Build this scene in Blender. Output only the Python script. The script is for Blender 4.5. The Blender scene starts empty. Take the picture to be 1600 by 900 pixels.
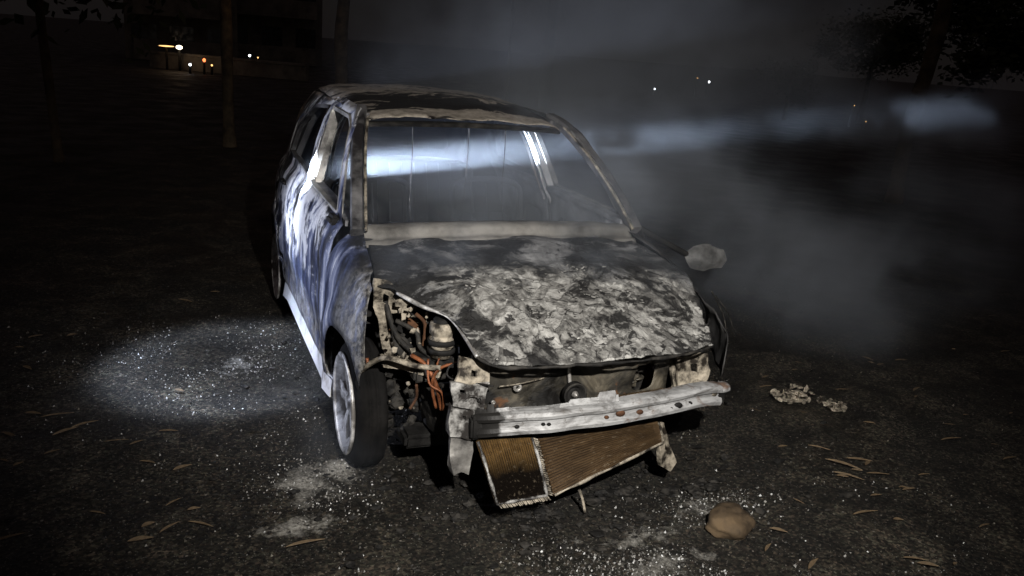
import bpy, bmesh, math, random
import numpy as np
from mathutils import Vector, Matrix, noise as mnoise
from mathutils.geometry import delaunay_2d_cdt
random.seed(7); rng = np.random.default_rng(7)
R = math.radians
S = bpy.context.scene
C = S.collection

# ---------------------------------------------------------------- camera
CAM = np.array([-1.4532, -3.3035, 1.7826]); YAW, PITCH, ROLL, FPX = -0.3908, -0.2716, -0.0755, 1324.91
def _rot():
    a, b, c = YAW, PITCH, ROLL
    Rz = np.array([[math.cos(a), -math.sin(a), 0], [math.sin(a), math.cos(a), 0], [0, 0, 1]])
    Rx = np.array([[1, 0, 0], [0, math.cos(b), -math.sin(b)], [0, math.sin(b), math.cos(b)]])
    Ry = np.array([[math.cos(c), 0, math.sin(c)], [0, 1, 0], [-math.sin(c), 0, math.cos(c)]])
    return Rz @ Rx @ Ry
ROT = _rot()
def at(px, py, axis, val):
    """point of the plane axis = val that lies on the sight line through photo pixel (px, py)"""
    d = ROT @ np.array([(px - 800) / FPX, 1, -(py - 450) / FPX])
    i = 'xyz'.index(axis)
    p = CAM + (val - CAM[i]) / d[i] * d
    return Vector(p)
cd = bpy.data.cameras.new('camera'); cam = bpy.data.objects.new('camera', cd); C.objects.link(cam)
M = Matrix(((ROT[0][0], ROT[0][2], -ROT[0][1], CAM[0]), (ROT[1][0], ROT[1][2], -ROT[1][1], CAM[1]),
            (ROT[2][0], ROT[2][2], -ROT[2][1], CAM[2]), (0, 0, 0, 1)))
cam.matrix_world = M
cd.sensor_width = 36; cd.lens = 36 * FPX / 1600; cd.clip_start = 0.05; cd.clip_end = 2000
S.camera = cam

# ---------------------------------------------------------------- night sky and lamps
W = bpy.data.worlds.new('World'); S.world = W; W.use_nodes = True
nt = W.node_tree; nt.nodes.clear()
sky = nt.nodes.new('ShaderNodeTexSky'); sky.sky_type = 'NISHITA'; sky.sun_disc = False
sky.sun_elevation = R(12); sky.sun_rotation = R(200)
b1 = nt.nodes.new('ShaderNodeBackground'); b1.inputs['Strength'].default_value = 0.00025
b2 = nt.nodes.new('ShaderNodeBackground'); b2.inputs['Strength'].default_value = 1.0
# town glow on low cloud: faint at the horizon, reddish and stronger overhead
wt = nt.nodes.new('ShaderNodeTexCoord'); ws = nt.nodes.new('ShaderNodeSeparateXYZ'); wr = nt.nodes.new('ShaderNodeValToRGB')
nt.links.new(wt.outputs['Generated'], ws.inputs[0]); nt.links.new(ws.outputs[2], wr.inputs[0]); nt.links.new(wr.outputs[0], b2.inputs[0])
we = wr.color_ramp.elements; we[0].position = 0.0; we[0].color = (0.0060, 0.0050, 0.0052, 1); we[1].position = 0.8; we[1].color = (0.040, 0.030, 0.030, 1)
e_ = we.new(0.22); e_.color = (0.0050, 0.0040, 0.0041, 1)
ad = nt.nodes.new('ShaderNodeAddShader'); ow = nt.nodes.new('ShaderNodeOutputWorld')
nt.links.new(sky.outputs[0], b1.inputs[0]); nt.links.new(b1.outputs[0], ad.inputs[0]); nt.links.new(b2.outputs[0], ad.inputs[1]); nt.links.new(ad.outputs[0], ow.inputs[0])
S.view_settings.view_transform = 'Standard'; S.view_settings.look = 'None'; S.view_settings.exposure = 0; S.view_settings.gamma = 1
S.render.engine = 'CYCLES'
S.cycles.use_denoising = True
S.cycles.max_bounces = 6; S.cycles.diffuse_bounces = 3; S.cycles.glossy_bounces = 3; S.cycles.volume_bounces = 0; S.cycles.transmission_bounces = 4
S.cycles.transparent_max_bounces = 8
S.cycles.volume_step_rate = 1.5; S.cycles.volume_max_steps = 256
S.cycles.sample_clamp_indirect = 4
S.cycles.sample_clamp_direct = 0

def spot(name, loc, target, power, col, angle, blend, radius=0.03):
    l = bpy.data.lights.new(name, 'SPOT'); l.energy = power; l.color = col; l.spot_size = R(angle); l.spot_blend = blend; l.shadow_soft_size = radius
    o = bpy.data.objects.new(name, l); C.objects.link(o)
    o.location = loc; o.rotation_euler = (Vector(target) - Vector(loc)).to_track_quat('-Z', 'Y').to_euler()
    return o
# phone lamp beside the camera, and the rescuers' hand torches left of the picture
spot('phone_lamp', (CAM[0] + 0.55, CAM[1] + 0.05, CAM[2] + 0.50), (0.20, -0.25, 0.62), 840, (1.0, 0.965, 0.91), 74, 1.0, 0.03)
TORCH = (-3.7, 1.25, 0.76)
spot('torch_core', TORCH, (-0.76, 1.47, 1.045), 180000, (0.72, 0.83, 1.0), 3.6, 1.0, 0.045)
spot('torch_halo', TORCH, (-0.76, 1.60, 0.80), 1000, (0.74, 0.82, 1.0), 15, 1.0, 0.02)
spot('torch_spill', TORCH, (-0.76, 0.95, 0.86), 480, (0.74, 0.80, 1.0), 56, 1.0, 0.02)
ring = spot('torch_ring', (-2.0, 0.62, 2.3), (-1.20, 1.32, 0.0), 1000, (0.66, 0.77, 1.0), 36, 0.6, 0.08)
ld = ring.data; ld.use_nodes = True; nt = ld.node_tree
em = [n for n in nt.nodes if n.type == 'EMISSION'][0]
tc = nt.nodes.new('ShaderNodeTexCoord'); sx = nt.nodes.new('ShaderNodeSeparateXYZ'); ab = nt.nodes.new('ShaderNodeMath'); ab.operation = 'ABSOLUTE'
rp = nt.nodes.new('ShaderNodeValToRGB'); nt.links.new(tc.outputs['Normal'], sx.inputs[0]); nt.links.new(sx.outputs[2], ab.inputs[0]); nt.links.new(ab.outputs[0], rp.inputs[0])
cr = rp.color_ramp; cr.elements[0].position = 0.951; cr.elements[0].color = (0, 0, 0, 1)
cr.elements[1].position = 1.0; cr.elements[1].color = (.25, .25, .25, 1)
for p, v in ((0.958, 0.25), (0.970, 0.85), (0.980, 0.85), (0.989, 0.6)):
    e = cr.elements.new(p); e.color = (v, v, v, 1)
nt.links.new(rp.outputs[0], em.inputs['Strength'])
# the moon, far too weak to draw a shadow one can see
sl = bpy.data.lights.new('moon', 'SUN'); sl.energy = 0.003; sl.angle = R(0.5); so = bpy.data.objects.new('moon', sl); C.objects.link(so); so.rotation_euler = (R(86), 0, R(-60))

# ---------------------------------------------------------------- materials
class NB:
    """small builder for node materials"""
    def __init__(s, name):
        s.m = bpy.data.materials.new(name); s.m.use_nodes = True; s.t = s.m.node_tree; s.bsdf = s.t.nodes['Principled BSDF']
        s.co = s.t.nodes.new('ShaderNodeTexCoord').outputs['Object']
    def n(s, t, **k):
        x = s.t.nodes.new(t)
        for a, v in k.items(): setattr(x, a, v)
        return x
    def put(s, sock, v):
        if isinstance(v, bpy.types.NodeSocket): s.t.links.new(v, sock)
        elif isinstance(v, (tuple, list)) and len(v) == 3 and sock.type == 'RGBA': sock.default_value = (*v, 1)
        else: sock.default_value = v
    def scaled(s, sc, loc=(0, 0, 0), src=None):
        x = s.n('ShaderNodeMapping'); s.put(x.inputs['Vector'], src or s.co); x.inputs['Scale'].default_value = sc; x.inputs['Location'].default_value = loc
        return x.outputs[0]
    def noise(s, scale, detail=6, rough=.6, dist=0, vec=None, loc=None):
        x = s.n('ShaderNodeTexNoise'); s.put(x.inputs['Vector'], vec or (s.scaled((1, 1, 1), loc) if loc else s.co))
        x.inputs['Scale'].default_value = scale; x.inputs['Detail'].default_value = detail; x.inputs['Roughness'].default_value = rough; x.inputs['Distortion'].default_value = dist
        return x.outputs['Fac']
    def vor(s, scale, feature='F1', out='Distance', vec=None, rnd=1):
        x = s.n('ShaderNodeTexVoronoi', feature=feature); s.put(x.inputs['Vector'], vec or s.co); x.inputs['Scale'].default_value = scale; x.inputs['Randomness'].default_value = rnd
        return x.outputs[out]
    def ramp(s, f, stops, inter='LINEAR'):
        x = s.n('ShaderNodeValToRGB'); s.put(x.inputs[0], f); c = x.color_ramp; c.interpolation = inter
        while len(c.elements) < len(stops): c.elements.new(.5)
        for e, (p, v) in zip(c.elements, stops):
            e.position = p; e.color = (*v, 1) if isinstance(v, (tuple, list)) else (v, v, v, 1)
        return x.outputs[0]
    def math(s, op, a, b=0.0, c=0.0, clamp=False):
        x = s.n('ShaderNodeMath', operation=op, use_clamp=clamp)
        for i, v in enumerate((a, b, c)): s.put(x.inputs[i], v)
        return x.outputs[0]
    def mix(s, f, a, b, mode='MIX'):
        x = s.n('ShaderNodeMix', data_type='RGBA', blend_type=mode)
        s.put(x.inputs[0], f); s.put(x.inputs[6], a); s.put(x.inputs[7], b)
        return x.outputs[2]
    def xyz(s):
        x = s.n('ShaderNodeSeparateXYZ'); s.put(x.inputs[0], s.co); return x.outputs
    def mr(s, v, a, b, c=0., d=1.):
        x = s.n('ShaderNodeMapRange'); x.clamp = True; s.put(x.inputs[0], v)
        for i, q in enumerate((a, b, c, d)): x.inputs[i + 1].default_value = q
        return x.outputs[0]
    def warp(s, scale, amt):
        x = s.n('ShaderNodeTexNoise'); s.put(x.inputs['Vector'], s.co); x.inputs['Scale'].default_value = scale; x.inputs['Detail'].default_value = 3
        y = s.n('ShaderNodeVectorMath', operation='MULTIPLY_ADD'); s.put(y.inputs[0], x.outputs['Color']); y.inputs[1].default_value = (amt,) * 3; s.put(y.inputs[2], s.co)
        return y.outputs[0]
    def bump(s, h, strength=.5, dist=.01):
        x = s.n('ShaderNodeBump'); s.put(x.inputs['Height'], h); x.inputs['Strength'].default_value = strength; x.inputs['Distance'].default_value = dist
        s.put(s.bsdf.inputs['Normal'], x.outputs[0])
    def out(s, col=None, rough=None, metal=None, spec=None, coat=None):
        b = s.bsdf
        for k, v in (('Base Color', col), ('Roughness', rough), ('Metallic', metal), ('Specular IOR Level', spec), ('Coat Weight', coat)):
            if v is not None: s.put(b.inputs[k], v)
        return s.m

def simple(name, a, b, scale=8, rough=.7, metal=0, bump=.3, bscale=60, lo=.35, hi=.65, spec=.3):
    k = NB(name); f = k.noise(scale, 8, .65)
    k.bump(k.noise(bscale, 6, .7), bump, .004)
    return k.out(k.ramp(f, ((lo, a), (hi, b))), k.mr(k.noise(scale * 2, 4), .3, .7, max(rough - .15, .05), min(rough + .15, 1)), metal, spec)

def crumbs(name, stops, rough=.8):
    k = NB(name); g = k.n('ShaderNodeNewGeometry'); return k.out(k.ramp(g.outputs['Random Per Island'], stops), rough, 0, .3)

def mat_hood():
    k = NB('hood_ash'); x, y, z = k.xyz()
    w = k.warp(6, .20)
    big = k.noise(2.3, 7, .62, .8); mid = k.noise(6.5, 8, .68, 1.0, loc=(5, 2, 0)); fine = k.noise(15, 9, .72, .9)
    front = k.mr(y, .10, -.45)
    steel = k.ramp(k.noise(2.8, 9, .62, 1.6, loc=(3, 1, 0)), ((.34, (.010, .010, .011)), (.43, (.03, .03, .031)), (.54, (.15, .15, .152)), (.70, (.32, .32, .32))))
    vd = k.vor(15, 'DISTANCE_TO_EDGE', 'Distance', w); vc = k.vor(15, 'F1', 'Color', w)
    sep = k.n('ShaderNodeSeparateColor'); k.put(sep.inputs[0], vc)
    tone = k.math('ADD', k.math('MULTIPLY', fine, .65), k.math('ADD', k.math('MULTIPLY', mid, .35), k.math('MULTIPLY', k.math('SUBTRACT', sep.outputs[0], .5), .16)))
    ash = k.ramp(tone, ((.37, (.014, .013, .013)), (.46, (.15, .145, .135)), (.55, (.31, .303, .285)), (.70, (.56, .55, .52))))
    patchy = k.mr(mid, .42, .60)
    crack = k.math('SUBTRACT', 1, k.math('MULTIPLY', k.mr(vd, .055, .0), k.math('MULTIPLY', patchy, .55)))
    ash = k.mix(k.math('SUBTRACT', 1, crack), ash, (.020, .018, .017))
    cover = k.math('ADD', k.math('ADD', k.math('MULTIPLY', front, .36), k.math('MULTIPLY', big, .80)), k.math('MULTIPLY', fine, .30))
    m1 = k.mr(cover, .68, .78)
    col = k.mix(m1, steel, ash)
    so = k.math('ADD', k.noise(3.6, 9, .70, 1.3, loc=(0, 7, 2)), k.math('MULTIPLY', k.math('SUBTRACT', fine, .5), .30))
    left = k.mr(x, -.28, -.60)
    soot = k.mr(k.math('ADD', k.math('ADD', so, k.math('MULTIPLY', left, .12)), k.math('MULTIPLY', k.mr(y, .0, .3), .035)),   .50, .575)
    col = k.mix(k.math('MULTIPLY', soot, .96), col, (.008, .0075, .0075))
    holes = k.mr(k.math('ADD', k.noise(16, 6, .6, .8, loc=(1, 1, 4)), k.math('MULTIPLY', front, .03)), .635, .67)
    col = k.mix(k.math('MULTIPLY', holes, .9), col, (.010, .009, .009))
    h = k.math('ADD', k.math('MULTIPLY', crack, k.math('MULTIPLY', m1, .6)), k.math('SUBTRACT', fine, k.math('MULTIPLY', holes, .6)))
    k.bump(h, .9, .014)
    return k.out(col, k.mr(fine, .3, .7, .5, .95), 0, .35)

def mat_paint():
    k = NB('scorched_blue_paint'); x, y, z = k.xyz()
    st = k.scaled((5, 5, 1.3), src=k.warp(3.0, .10))
    streak = k.math('ADD', k.math('MULTIPLY', k.noise(1.6, 8, .58, .5, vec=st), .93), k.math('MULTIPLY', k.noise(38, 6, .75), .07)); spots = k.noise(6, 9, .72, .7)
    col = k.ramp(streak, ((.36, (.006, .006, .008)), (.44, (.016, .019, .036)), (.50, (.036, .046, .096)), (.57, (.14, .155, .225)), (.66, (.42, .43, .47))))
    # paint burnt off to bare pale primer about the middle of the doors and the sill
    mid = k.math('MULTIPLY', k.mr(y, .45, 1.15), k.mr(z, .40, .85))
    prim = k.math('ADD', k.math('MULTIPLY', mid, .20), spots)
    col = k.mix(k.mr(prim, .60, .68), col, (.52, .52, .53))
    soot = k.noise(2.4, 9, .68, 1.2, vec=k.scaled((1.3, 1.3, .7), (4, 2, 0)))
    fr = k.math('ADD', k.mr(y, .16, -.10), k.mr(z, .52, .40), clamp=True)
    col = k.mix(k.mr(k.math('ADD', soot, k.math('ADD', k.math('MULTIPLY', k.mr(y, .62, .30), .075), k.math('MULTIPLY', k.mr(y, 1.75, 2.3), .10))), .55, .63), col, (.009, .009, .010))
    col = k.mix(k.math('MULTIPLY', fr, k.mr(k.noise(9, 8, .7, 1), .40, .52)), col, k.ramp(k.noise(20, 8, .75), ((.42, (.012, .011, .010)), (.6, (.24, .23, .215)))))
    k.bump(k.math('ADD', k.math('MULTIPLY', spots, .6), streak), .35, .012)
    return k.out(col, k.mr(spots, .35, .65, .30, .75), .15, .5)

def mat_roof():
    k = NB('roof_burnt'); x, y, z = k.xyz()
    f = k.noise(3.0, 9, .66, 1.0, vec=k.scaled((.8, 1.6, 1), src=k.warp(4, .15)))
    band = k.math('MULTIPLY', k.mr(y, 1.10, 1.22), k.mr(y, 1.95, 1.60))
    f2 = k.math('ADD', k.math('MULTIPLY', k.math('SUBTRACT', f, .5), 1.0), k.math('MULTIPLY', band, .16))
    tan = k.ramp(k.noise(22, 8, .7), ((.3, (.13, .112, .09)), (.55, (.30, .265, .22)), (.75, (.46, .42, .36))))
    col = k.mix(k.mr(f2, .085, .115), tan, (.008, .007, .007))
    k.bump(k.noise(35, 8, .75), .6, .01)
    return k.out(col, .85, 0, .3)

def mat_alu():
    k = NB('heat_stained_aluminium'); x, y, z = k.xyz()
    f = k.noise(3.5, 8, .65, 1, vec=k.scaled((2.2, 3, 7)))
    col = k.ramp(f, ((.28, (.05, .043, .038)), (.42, (.20, .197, .195)), (.56, (.37, .37, .37)), (.75, (.50, .50, .50))))
    col = k.mix(k.mr(k.noise(26, 8, .72, .5), .56, .70), col, (.09, .08, .07))
    ru = k.mr(k.math('ADD', k.noise(7, 6, .6, .5, vec=k.scaled((1, 1, 2.5), (2, 0, 1))), k.math('MULTIPLY', k.mr(x, .0, .3), .08)), .62, .70)
    col = k.mix(k.math('MULTIPLY', ru, .85), col, (.10, .052, .028))
    so = k.mr(k.math('ADD', k.noise(9, 6, .65), k.math('MULTIPLY', k.mr(x, -.33, -.41), .55)), .72, .84)
    col = k.mix(so, col, (.012, .011, .010))
    k.bump(k.noise(45, 7, .7), .3, .004)
    return k.out(col, k.mr(f, .3, .7, .75, .5), .15)

def mat_front():
    k = NB('oily_burnt_panel')
    f = k.noise(5, 8, .65, .9); g = k.noise(14, 6, .6, .6)
    col = k.ramp(f, ((.38, (.006, .0055, .005)), (.5, (.035, .031, .024)), (.60, (.11, .095, .07)), (.70, (.32, .28, .22))))
    col = k.mix(k.mr(g, .60, .68), col, (.10, .045, .018))
    k.bump(g, .6, .012)
    return k.out(col, k.mr(g, .35, .65, .3, .75), .1)

def mat_core(name, lines, along, hi, lo, low_dark):
    k = NB(name); uv = k.n('ShaderNodeUVMap').outputs[0]; k.co = uv
    sp = k.n('ShaderNodeSeparateXYZ'); k.put(sp.inputs[0], uv); u, v = sp.outputs[0], sp.outputs[1]
    sc = (lines * 2., 1.2, 1) if along == 'v' else (1.2, lines * 2., 1)
    streak = k.noise(1.0, 4, .6, 0, vec=k.scaled(sc)); blot = k.noise(3.5, 7, .65, .5)
    col = k.mix(k.mr(k.math('ADD', k.math('MULTIPLY', streak, .5), k.math('MULTIPLY', blot, .5)), .36, .60), lo, hi)
    fr = k.math('PINGPONG', k.math('MULTIPLY', u if along == 'v' else k.math('ADD', v, k.math('MULTIPLY', u, .22)), lines), .5)
    col = k.mix(k.math('MULTIPLY', k.mr(k.math('ADD', fr, k.math('MULTIPLY', k.math('SUBTRACT', blot, .5), .5)),   .26, .05), .70), col, (.012, .008, .006))
    col = k.mix(k.mr(k.math('ADD', k.math('MULTIPLY', v, low_dark), k.math('MULTIPLY', blot, .7)), .62, .95), col, (.010, .007, .005))  # blotchy, darker towards the bottom edge of the core
    sm = k.noise(14, 7, .7); col = k.mix(k.math('MULTIPLY', k.mr(k.math('ADD', sm, k.math('MULTIPLY', blot, .25)), .70, .80), .5), col, (.33, .27, .19))
    k.bump(streak, .4, .004)
    return k.out(col, .42, .45)

def mat_ground():
    k = NB('ashy_dark_ground'); x, y, z = k.xyz()
    big = k.noise(.55, 6, .6); mid = k.noise(3.2, 8, .66, .6); fine = k.noise(60, 6, .7)
    col = k.ramp(k.math('ADD', k.math('MULTIPLY', mid, .6), k.math('MULTIPLY', fine, .4)), ((.36, (.004, .0037, .0034)), (.50, (.016, .0145, .0125)), (.62, (.056, .051, .043)), (.76, (.14, .13, .11))))
    gv = k.n('ShaderNodeTexVoronoi'); k.put(gv.inputs['Vector'], k.co); gv.inputs['Scale'].default_value = 85
    gs = k.n('ShaderNodeSeparateColor'); k.put(gs.inputs[0], gv.outputs['Color'])
    tint = k.mix(gs.outputs[1], (.93, 1.0, .84), (1.15, .95, .82))
    col = k.mix(1.0, col, k.mix(1.0, tint, k.ramp(gs.outputs[0], ((0, .15), (.6, .9), (1, 2.6))), 'MULTIPLY'), 'MULTIPLY')
    def patch(cx, cy, rx, ry, ns, lo=.50, hi=.62, thr=1.0):
        dx = k.math('DIVIDE', k.math('SUBTRACT', x, cx), rx); dy = k.math('DIVIDE', k.math('SUBTRACT', y, cy), ry)
        d = k.math('SQRT', k.math('ADD', k.math('MULTIPLY', dx, dx), k.math('MULTIPLY', dy, dy)))
        f = k.math('SUBTRACT', thr, d, clamp=True)
        return k.mr(k.math('ADD', k.math('MULTIPLY', f, .36), k.math('MULTIPLY', ns, .62)), lo, hi)
    nz = k.noise(11, 8, .72, .5)
    # burnt black under and just ahead of the car
    burnt = patch(0.05, .6, 1.55, 2.3, mid, .40, .58)
    col = k.mix(k.math('MULTIPLY', burnt, .75), col, (.010, .009, .008))
    for (cx, cy, rx, ry, lo) in ((-.98, -.06, .28, .34, .50), (-.84, .02, .18, .2, .46), (-1.05, -.38, .34, .20, .52), (.18, -.98, .75, .40, .60), (-1.15, 1.35, .55, .55, .60), (-.5, -1.15, 1.2, .5, .62), (.15, -.80, 1.0, .35, .62), (.55, -.66, .4, .2, .57), (-.68, .28, .5, .3, .6)):
        p = patch(cx, cy, rx, ry, nz, lo, lo + .16)
        col = k.mix(k.math('MULTIPLY', p, .85), col, k.ramp(fine, ((.35, (.13, .12, .10)), (.62, (.56, .54, .49)))))
    # pale grit: random grains
    for sc, th, cc in ((75, .985, (.20, .18, .155)), (150, .95, (.15, .135, .115))):
        vv = k.n('ShaderNodeTexVoronoi'); k.put(vv.inputs['Vector'], k.co); vv.inputs['Scale'].default_value = sc
        sp = k.n('ShaderNodeSeparateColor'); k.put(sp.inputs[0], vv.outputs['Color'])
        g = k.math('MULTIPLY', k.math('GREATER_THAN', sp.outputs[0], th), k.math('LESS_THAN', vv.outputs['Distance'], .42))
        col = k.mix(k.math('MULTIPLY', g, .75), col, cc)
    k.bump(k.math('ADD', k.math('MULTIPLY', fine, .5), mid), .9, .03)
    return k.out(col, k.mr(k.noise(1.3, 6, .6), .4, .6, .55, .9), 0, .3)

MT = dict(
    flake=simple('grey_flake', (.04, .038, .036), (.42, .41, .385), 9, .85, 0, .6, 40, .38, .62),
    crumb=crumbs('ash_and_glass_crumbs', ((0, (.03, .028, .026)), (.45, (.14, .135, .125)), (.8, (.34, .33, .31)), (1, (.75, .76, .76)))),
    pebble=crumbs('grit_grains', ((0, (.008, .0075, .007)), (.6, (.035, .031, .026)), (.9, (.11, .10, .08)), (1, (.26, .24, .20)))),
    sooted=simple('sooted_paint', (.007, .007, .008), (.07, .068, .066), 5, .6, .1, .4, 30, .40, .66),
    sillm=simple('sill_bared_metal', (.16, .12, .085), (.66, .66, .67), 5, .5, .2, .3, 40, .34, .48),
    hood=mat_hood(), paint=mat_paint(), roof=mat_roof(), alu=mat_alu(), front=mat_front(), ground=mat_ground(),
    cowl=simple('cowl_tan', (.06, .055, .048), (.24, .228, .208), 5, .7, .1, .3, 50),
    pillar=simple('pillar_burnt', (.018, .017, .018), (.17, .165, .165), 7, .6, .1, .4, 40, .40, .66),
    bare=simple('bare_scorched_steel', (.10, .095, .09), (.48, .46, .43), 9, .45, .5, .4, 50),
    beige=simple('beige_scorched_metal', (.02, .016, .012), (.40, .35, .275), 17, .65, .1, .6, 35, .40, .60),
    black=simple('soot_black', (.005, .0047, .0045), (.02, .019, .018), 10, .7, 0, .6, 50, spec=.15),
    char=simple('char', (.006, .0055, .005), (.06, .054, .046), 16, .75, 0, .9, 45, .45, .75),
    tyre=simple('burnt_tyre', (.004, .004, .004), (.012, .011, .0105), 12, .85, 0, .8, 60, spec=.08),
    rim=simple('rim_alloy', (.16, .15, .14), (.70, .69, .68), 9, .40, .25, .25, 40, .42, .60),
    steel=simple('bright_scorched_steel', (.03, .027, .025), (.46, .45, .43), 15, .5, .15, .5, 45, .44, .64),
    inner=simple('sooty_interior', (.012, .012, .014), (.055, .055, .06), 5, .75, 0, .4, 30),
    innerlite=simple('burnt_door_lining_steel', (.05, .05, .055), (.35, .35, .37), 6, .5, .2, .3, 30, .4, .62),
    wire=simple('copper_wire', (.07, .024, .010), (.27, .095, .038), 20, .5, .3, .2, 60),
    rust=simple('rust', (.025, .011, .006), (.12, .055, .026), 14, .8, .1, .6, 60),
    ash=simple('white_ash', (.25, .235, .20), (.62, .60, .54), 14, .9, 0, .9, 40, .35, .6),
    rock=simple('brown_rock', (.025, .017, .010), (.12, .082, .046), 7, .85, 0, .5, 30),
    leaf=simple('dry_leaf', (.05, .032, .018), (.30, .22, .13), 6, .7, 0, .2, 30),
    grit=simple('grit', (.015, .014, .012), (.13, .12, .10), 3, .8, 0, .3, 30, .45, .7),
    glass=simple('glass_crumbs', (.45, .48, .5), (.75, .78, .8), 3, .25, 0, .1, 30),
    bark=simple('bark', (.04, .03, .02), (.15, .11, .07), 5, .9, 0, .9, 12),
    foliage=simple('dark_leaves', (.02, .028, .012), (.055, .06, .025), 3, .8, 0, .2, 20),
    concrete=simple('weathered_wall', (.10, .09, .08), (.24, .22, .19), 1.5, .9, 0, .4, 12),
    window=simple('dark_window', (.02, .022, .025), (.04, .042, .045), 2, .25, 0, .05, 10),
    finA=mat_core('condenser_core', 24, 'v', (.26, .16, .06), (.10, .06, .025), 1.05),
    finB=mat_core('radiator_core', 20, 'h', (.125, .078, .038), (.055, .034, .018), .22),
    mirror=simple('ashen_plastic', (.05, .05, .05), (.20, .20, .20), 6, .85, 0, .4, 25),
)
def emis(name, col, st):
    k = NB(name); k.put(k.bsdf.inputs['Emission Color'], col); k.bsdf.inputs['Emission Strength'].default_value = st; return k.out((.1, .1, .1), .5)
MT['lampw'] = emis('lit_lamp_warm', (1, .86, .62), 6); MT['lampr'] = emis('lit_lamp_red', (1, .20, .06), 3); MT['lampc'] = emis('lit_lamp_white', (.9, .95, 1), 6); MT['lampo'] = emis('lit_lamp_orange', (1, .55, .2), 2.2)

# ---------------------------------------------------------------- mesh helpers
def tag(o, label=None, cat=None, group=None, kind=None):
    for k, v in (('label', label), ('category', cat), ('group', group), ('kind', kind)):
        if v: o[k] = v
    return o
def thing(name, label, cat, loc=(0, 0, 0), group=None, rz=0):
    o = bpy.data.objects.new(name, None); o.location = loc; o.rotation_euler = (0, 0, rz); o.empty_display_size = .1; C.objects.link(o)
    return tag(o, label, cat, group)
def link(name, me, mat=None, parent=None, smooth=True):
    if mat is not None and not me.materials: me.materials.append(mat)
    if smooth: me.polygons.foreach_set('use_smooth', [True] * len(me.polygons))
    o = bpy.data.objects.new(name, me); C.objects.link(o)
    if parent is not None: hang(o, parent)
    return o
def world_of(o):
    m = Matrix.LocRotScale(o.location, o.rotation_euler, o.scale)
    return world_of(o.parent) @ o.matrix_parent_inverse @ m if o.parent else m
def hang(o, parent):
    o.parent = parent; o.matrix_parent_inverse = world_of(parent).inverted()
def obj(name, V, F, mat, parent=None, smooth=True):
    me = bpy.data.meshes.new(name); me.from_pydata([tuple(v) for v in V], [], [tuple(f) for f in F]); me.update()
    return link(name, me, mat, parent, smooth)
def bmobj(name, bm, mat, parent=None, smooth=False):
    bmesh.ops.recalc_face_normals(bm, faces=bm.faces)
    me = bpy.data.meshes.new(name); bm.to_mesh(me); bm.free(); return link(name, me, mat, parent, smooth)
def solid(o, t, off=-1):
    m = o.modifiers.new('thickness', 'SOLIDIFY'); m.thickness = t; m.offset = off; return o
def fbm(p, sc, octv=4):
    return mnoise.fractal(Vector(p) * sc, 1.0, 2.0, octv)
def nvec(p, sc, amp):
    q = Vector(p) * sc
    return Vector((mnoise.noise(q), mnoise.noise(q + Vector((17, 3, 5))), mnoise.noise(q + Vector((5, 31, 9))))) * amp
def inside(P, poly):
    P = np.asarray(P); poly = np.asarray(poly); x, y = P[:, 0], P[:, 1]; c = np.zeros(len(P), bool); j = len(poly) - 1
    for i in range(len(poly)):
        xi, yi = poly[i]; xj, yj = poly[j]
        if yi != yj:
            c ^= ((yi > y) != (yj > y)) & (x < (xj - xi) * (y - yi) / (yj - yi) + xi)
        j = i
    return c
def segdist(P, poly):
    P = np.asarray(P); d = np.full(len(P), 1e9); A = np.asarray(poly)
    for i in range(len(A)):
        a, b = A[i - 1], A[i]; ab = b - a; L = ab @ ab
        if L < 1e-12: continue
        t = np.clip(((P - a) @ ab) / L, 0, 1); d = np.minimum(d, np.hypot(*(P - (a + t[:, None] * ab)).T))
    return d
def resample(poly, sp):
    out = []
    for i in range(len(poly)):
        a = np.array(poly[i - 1]); b = np.array(poly[i]); n = max(1, int(round(np.linalg.norm(b - a) / sp)))
        for k in range(n): out.append(a + (b - a) * k / n)
    return np.array(out)
def rounded(poly, r, n=4):
    out = []
    P = [np.array(p, float) for p in poly]
    for i in range(len(P)):
        a, b, c = P[i - 1], P[i], P[(i + 1) % len(P)]
        u = a - b; v = c - b; lu = np.linalg.norm(u); lv = np.linalg.norm(v); q = min(r, lu * .45, lv * .45)
        s, e = b + u / lu * q, b + v / lv * q
        for k in range(n + 1):
            t = k / n; out.append(s * (1 - t) ** 2 + 2 * b * t * (1 - t) + e * t * t)
    return out
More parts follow.
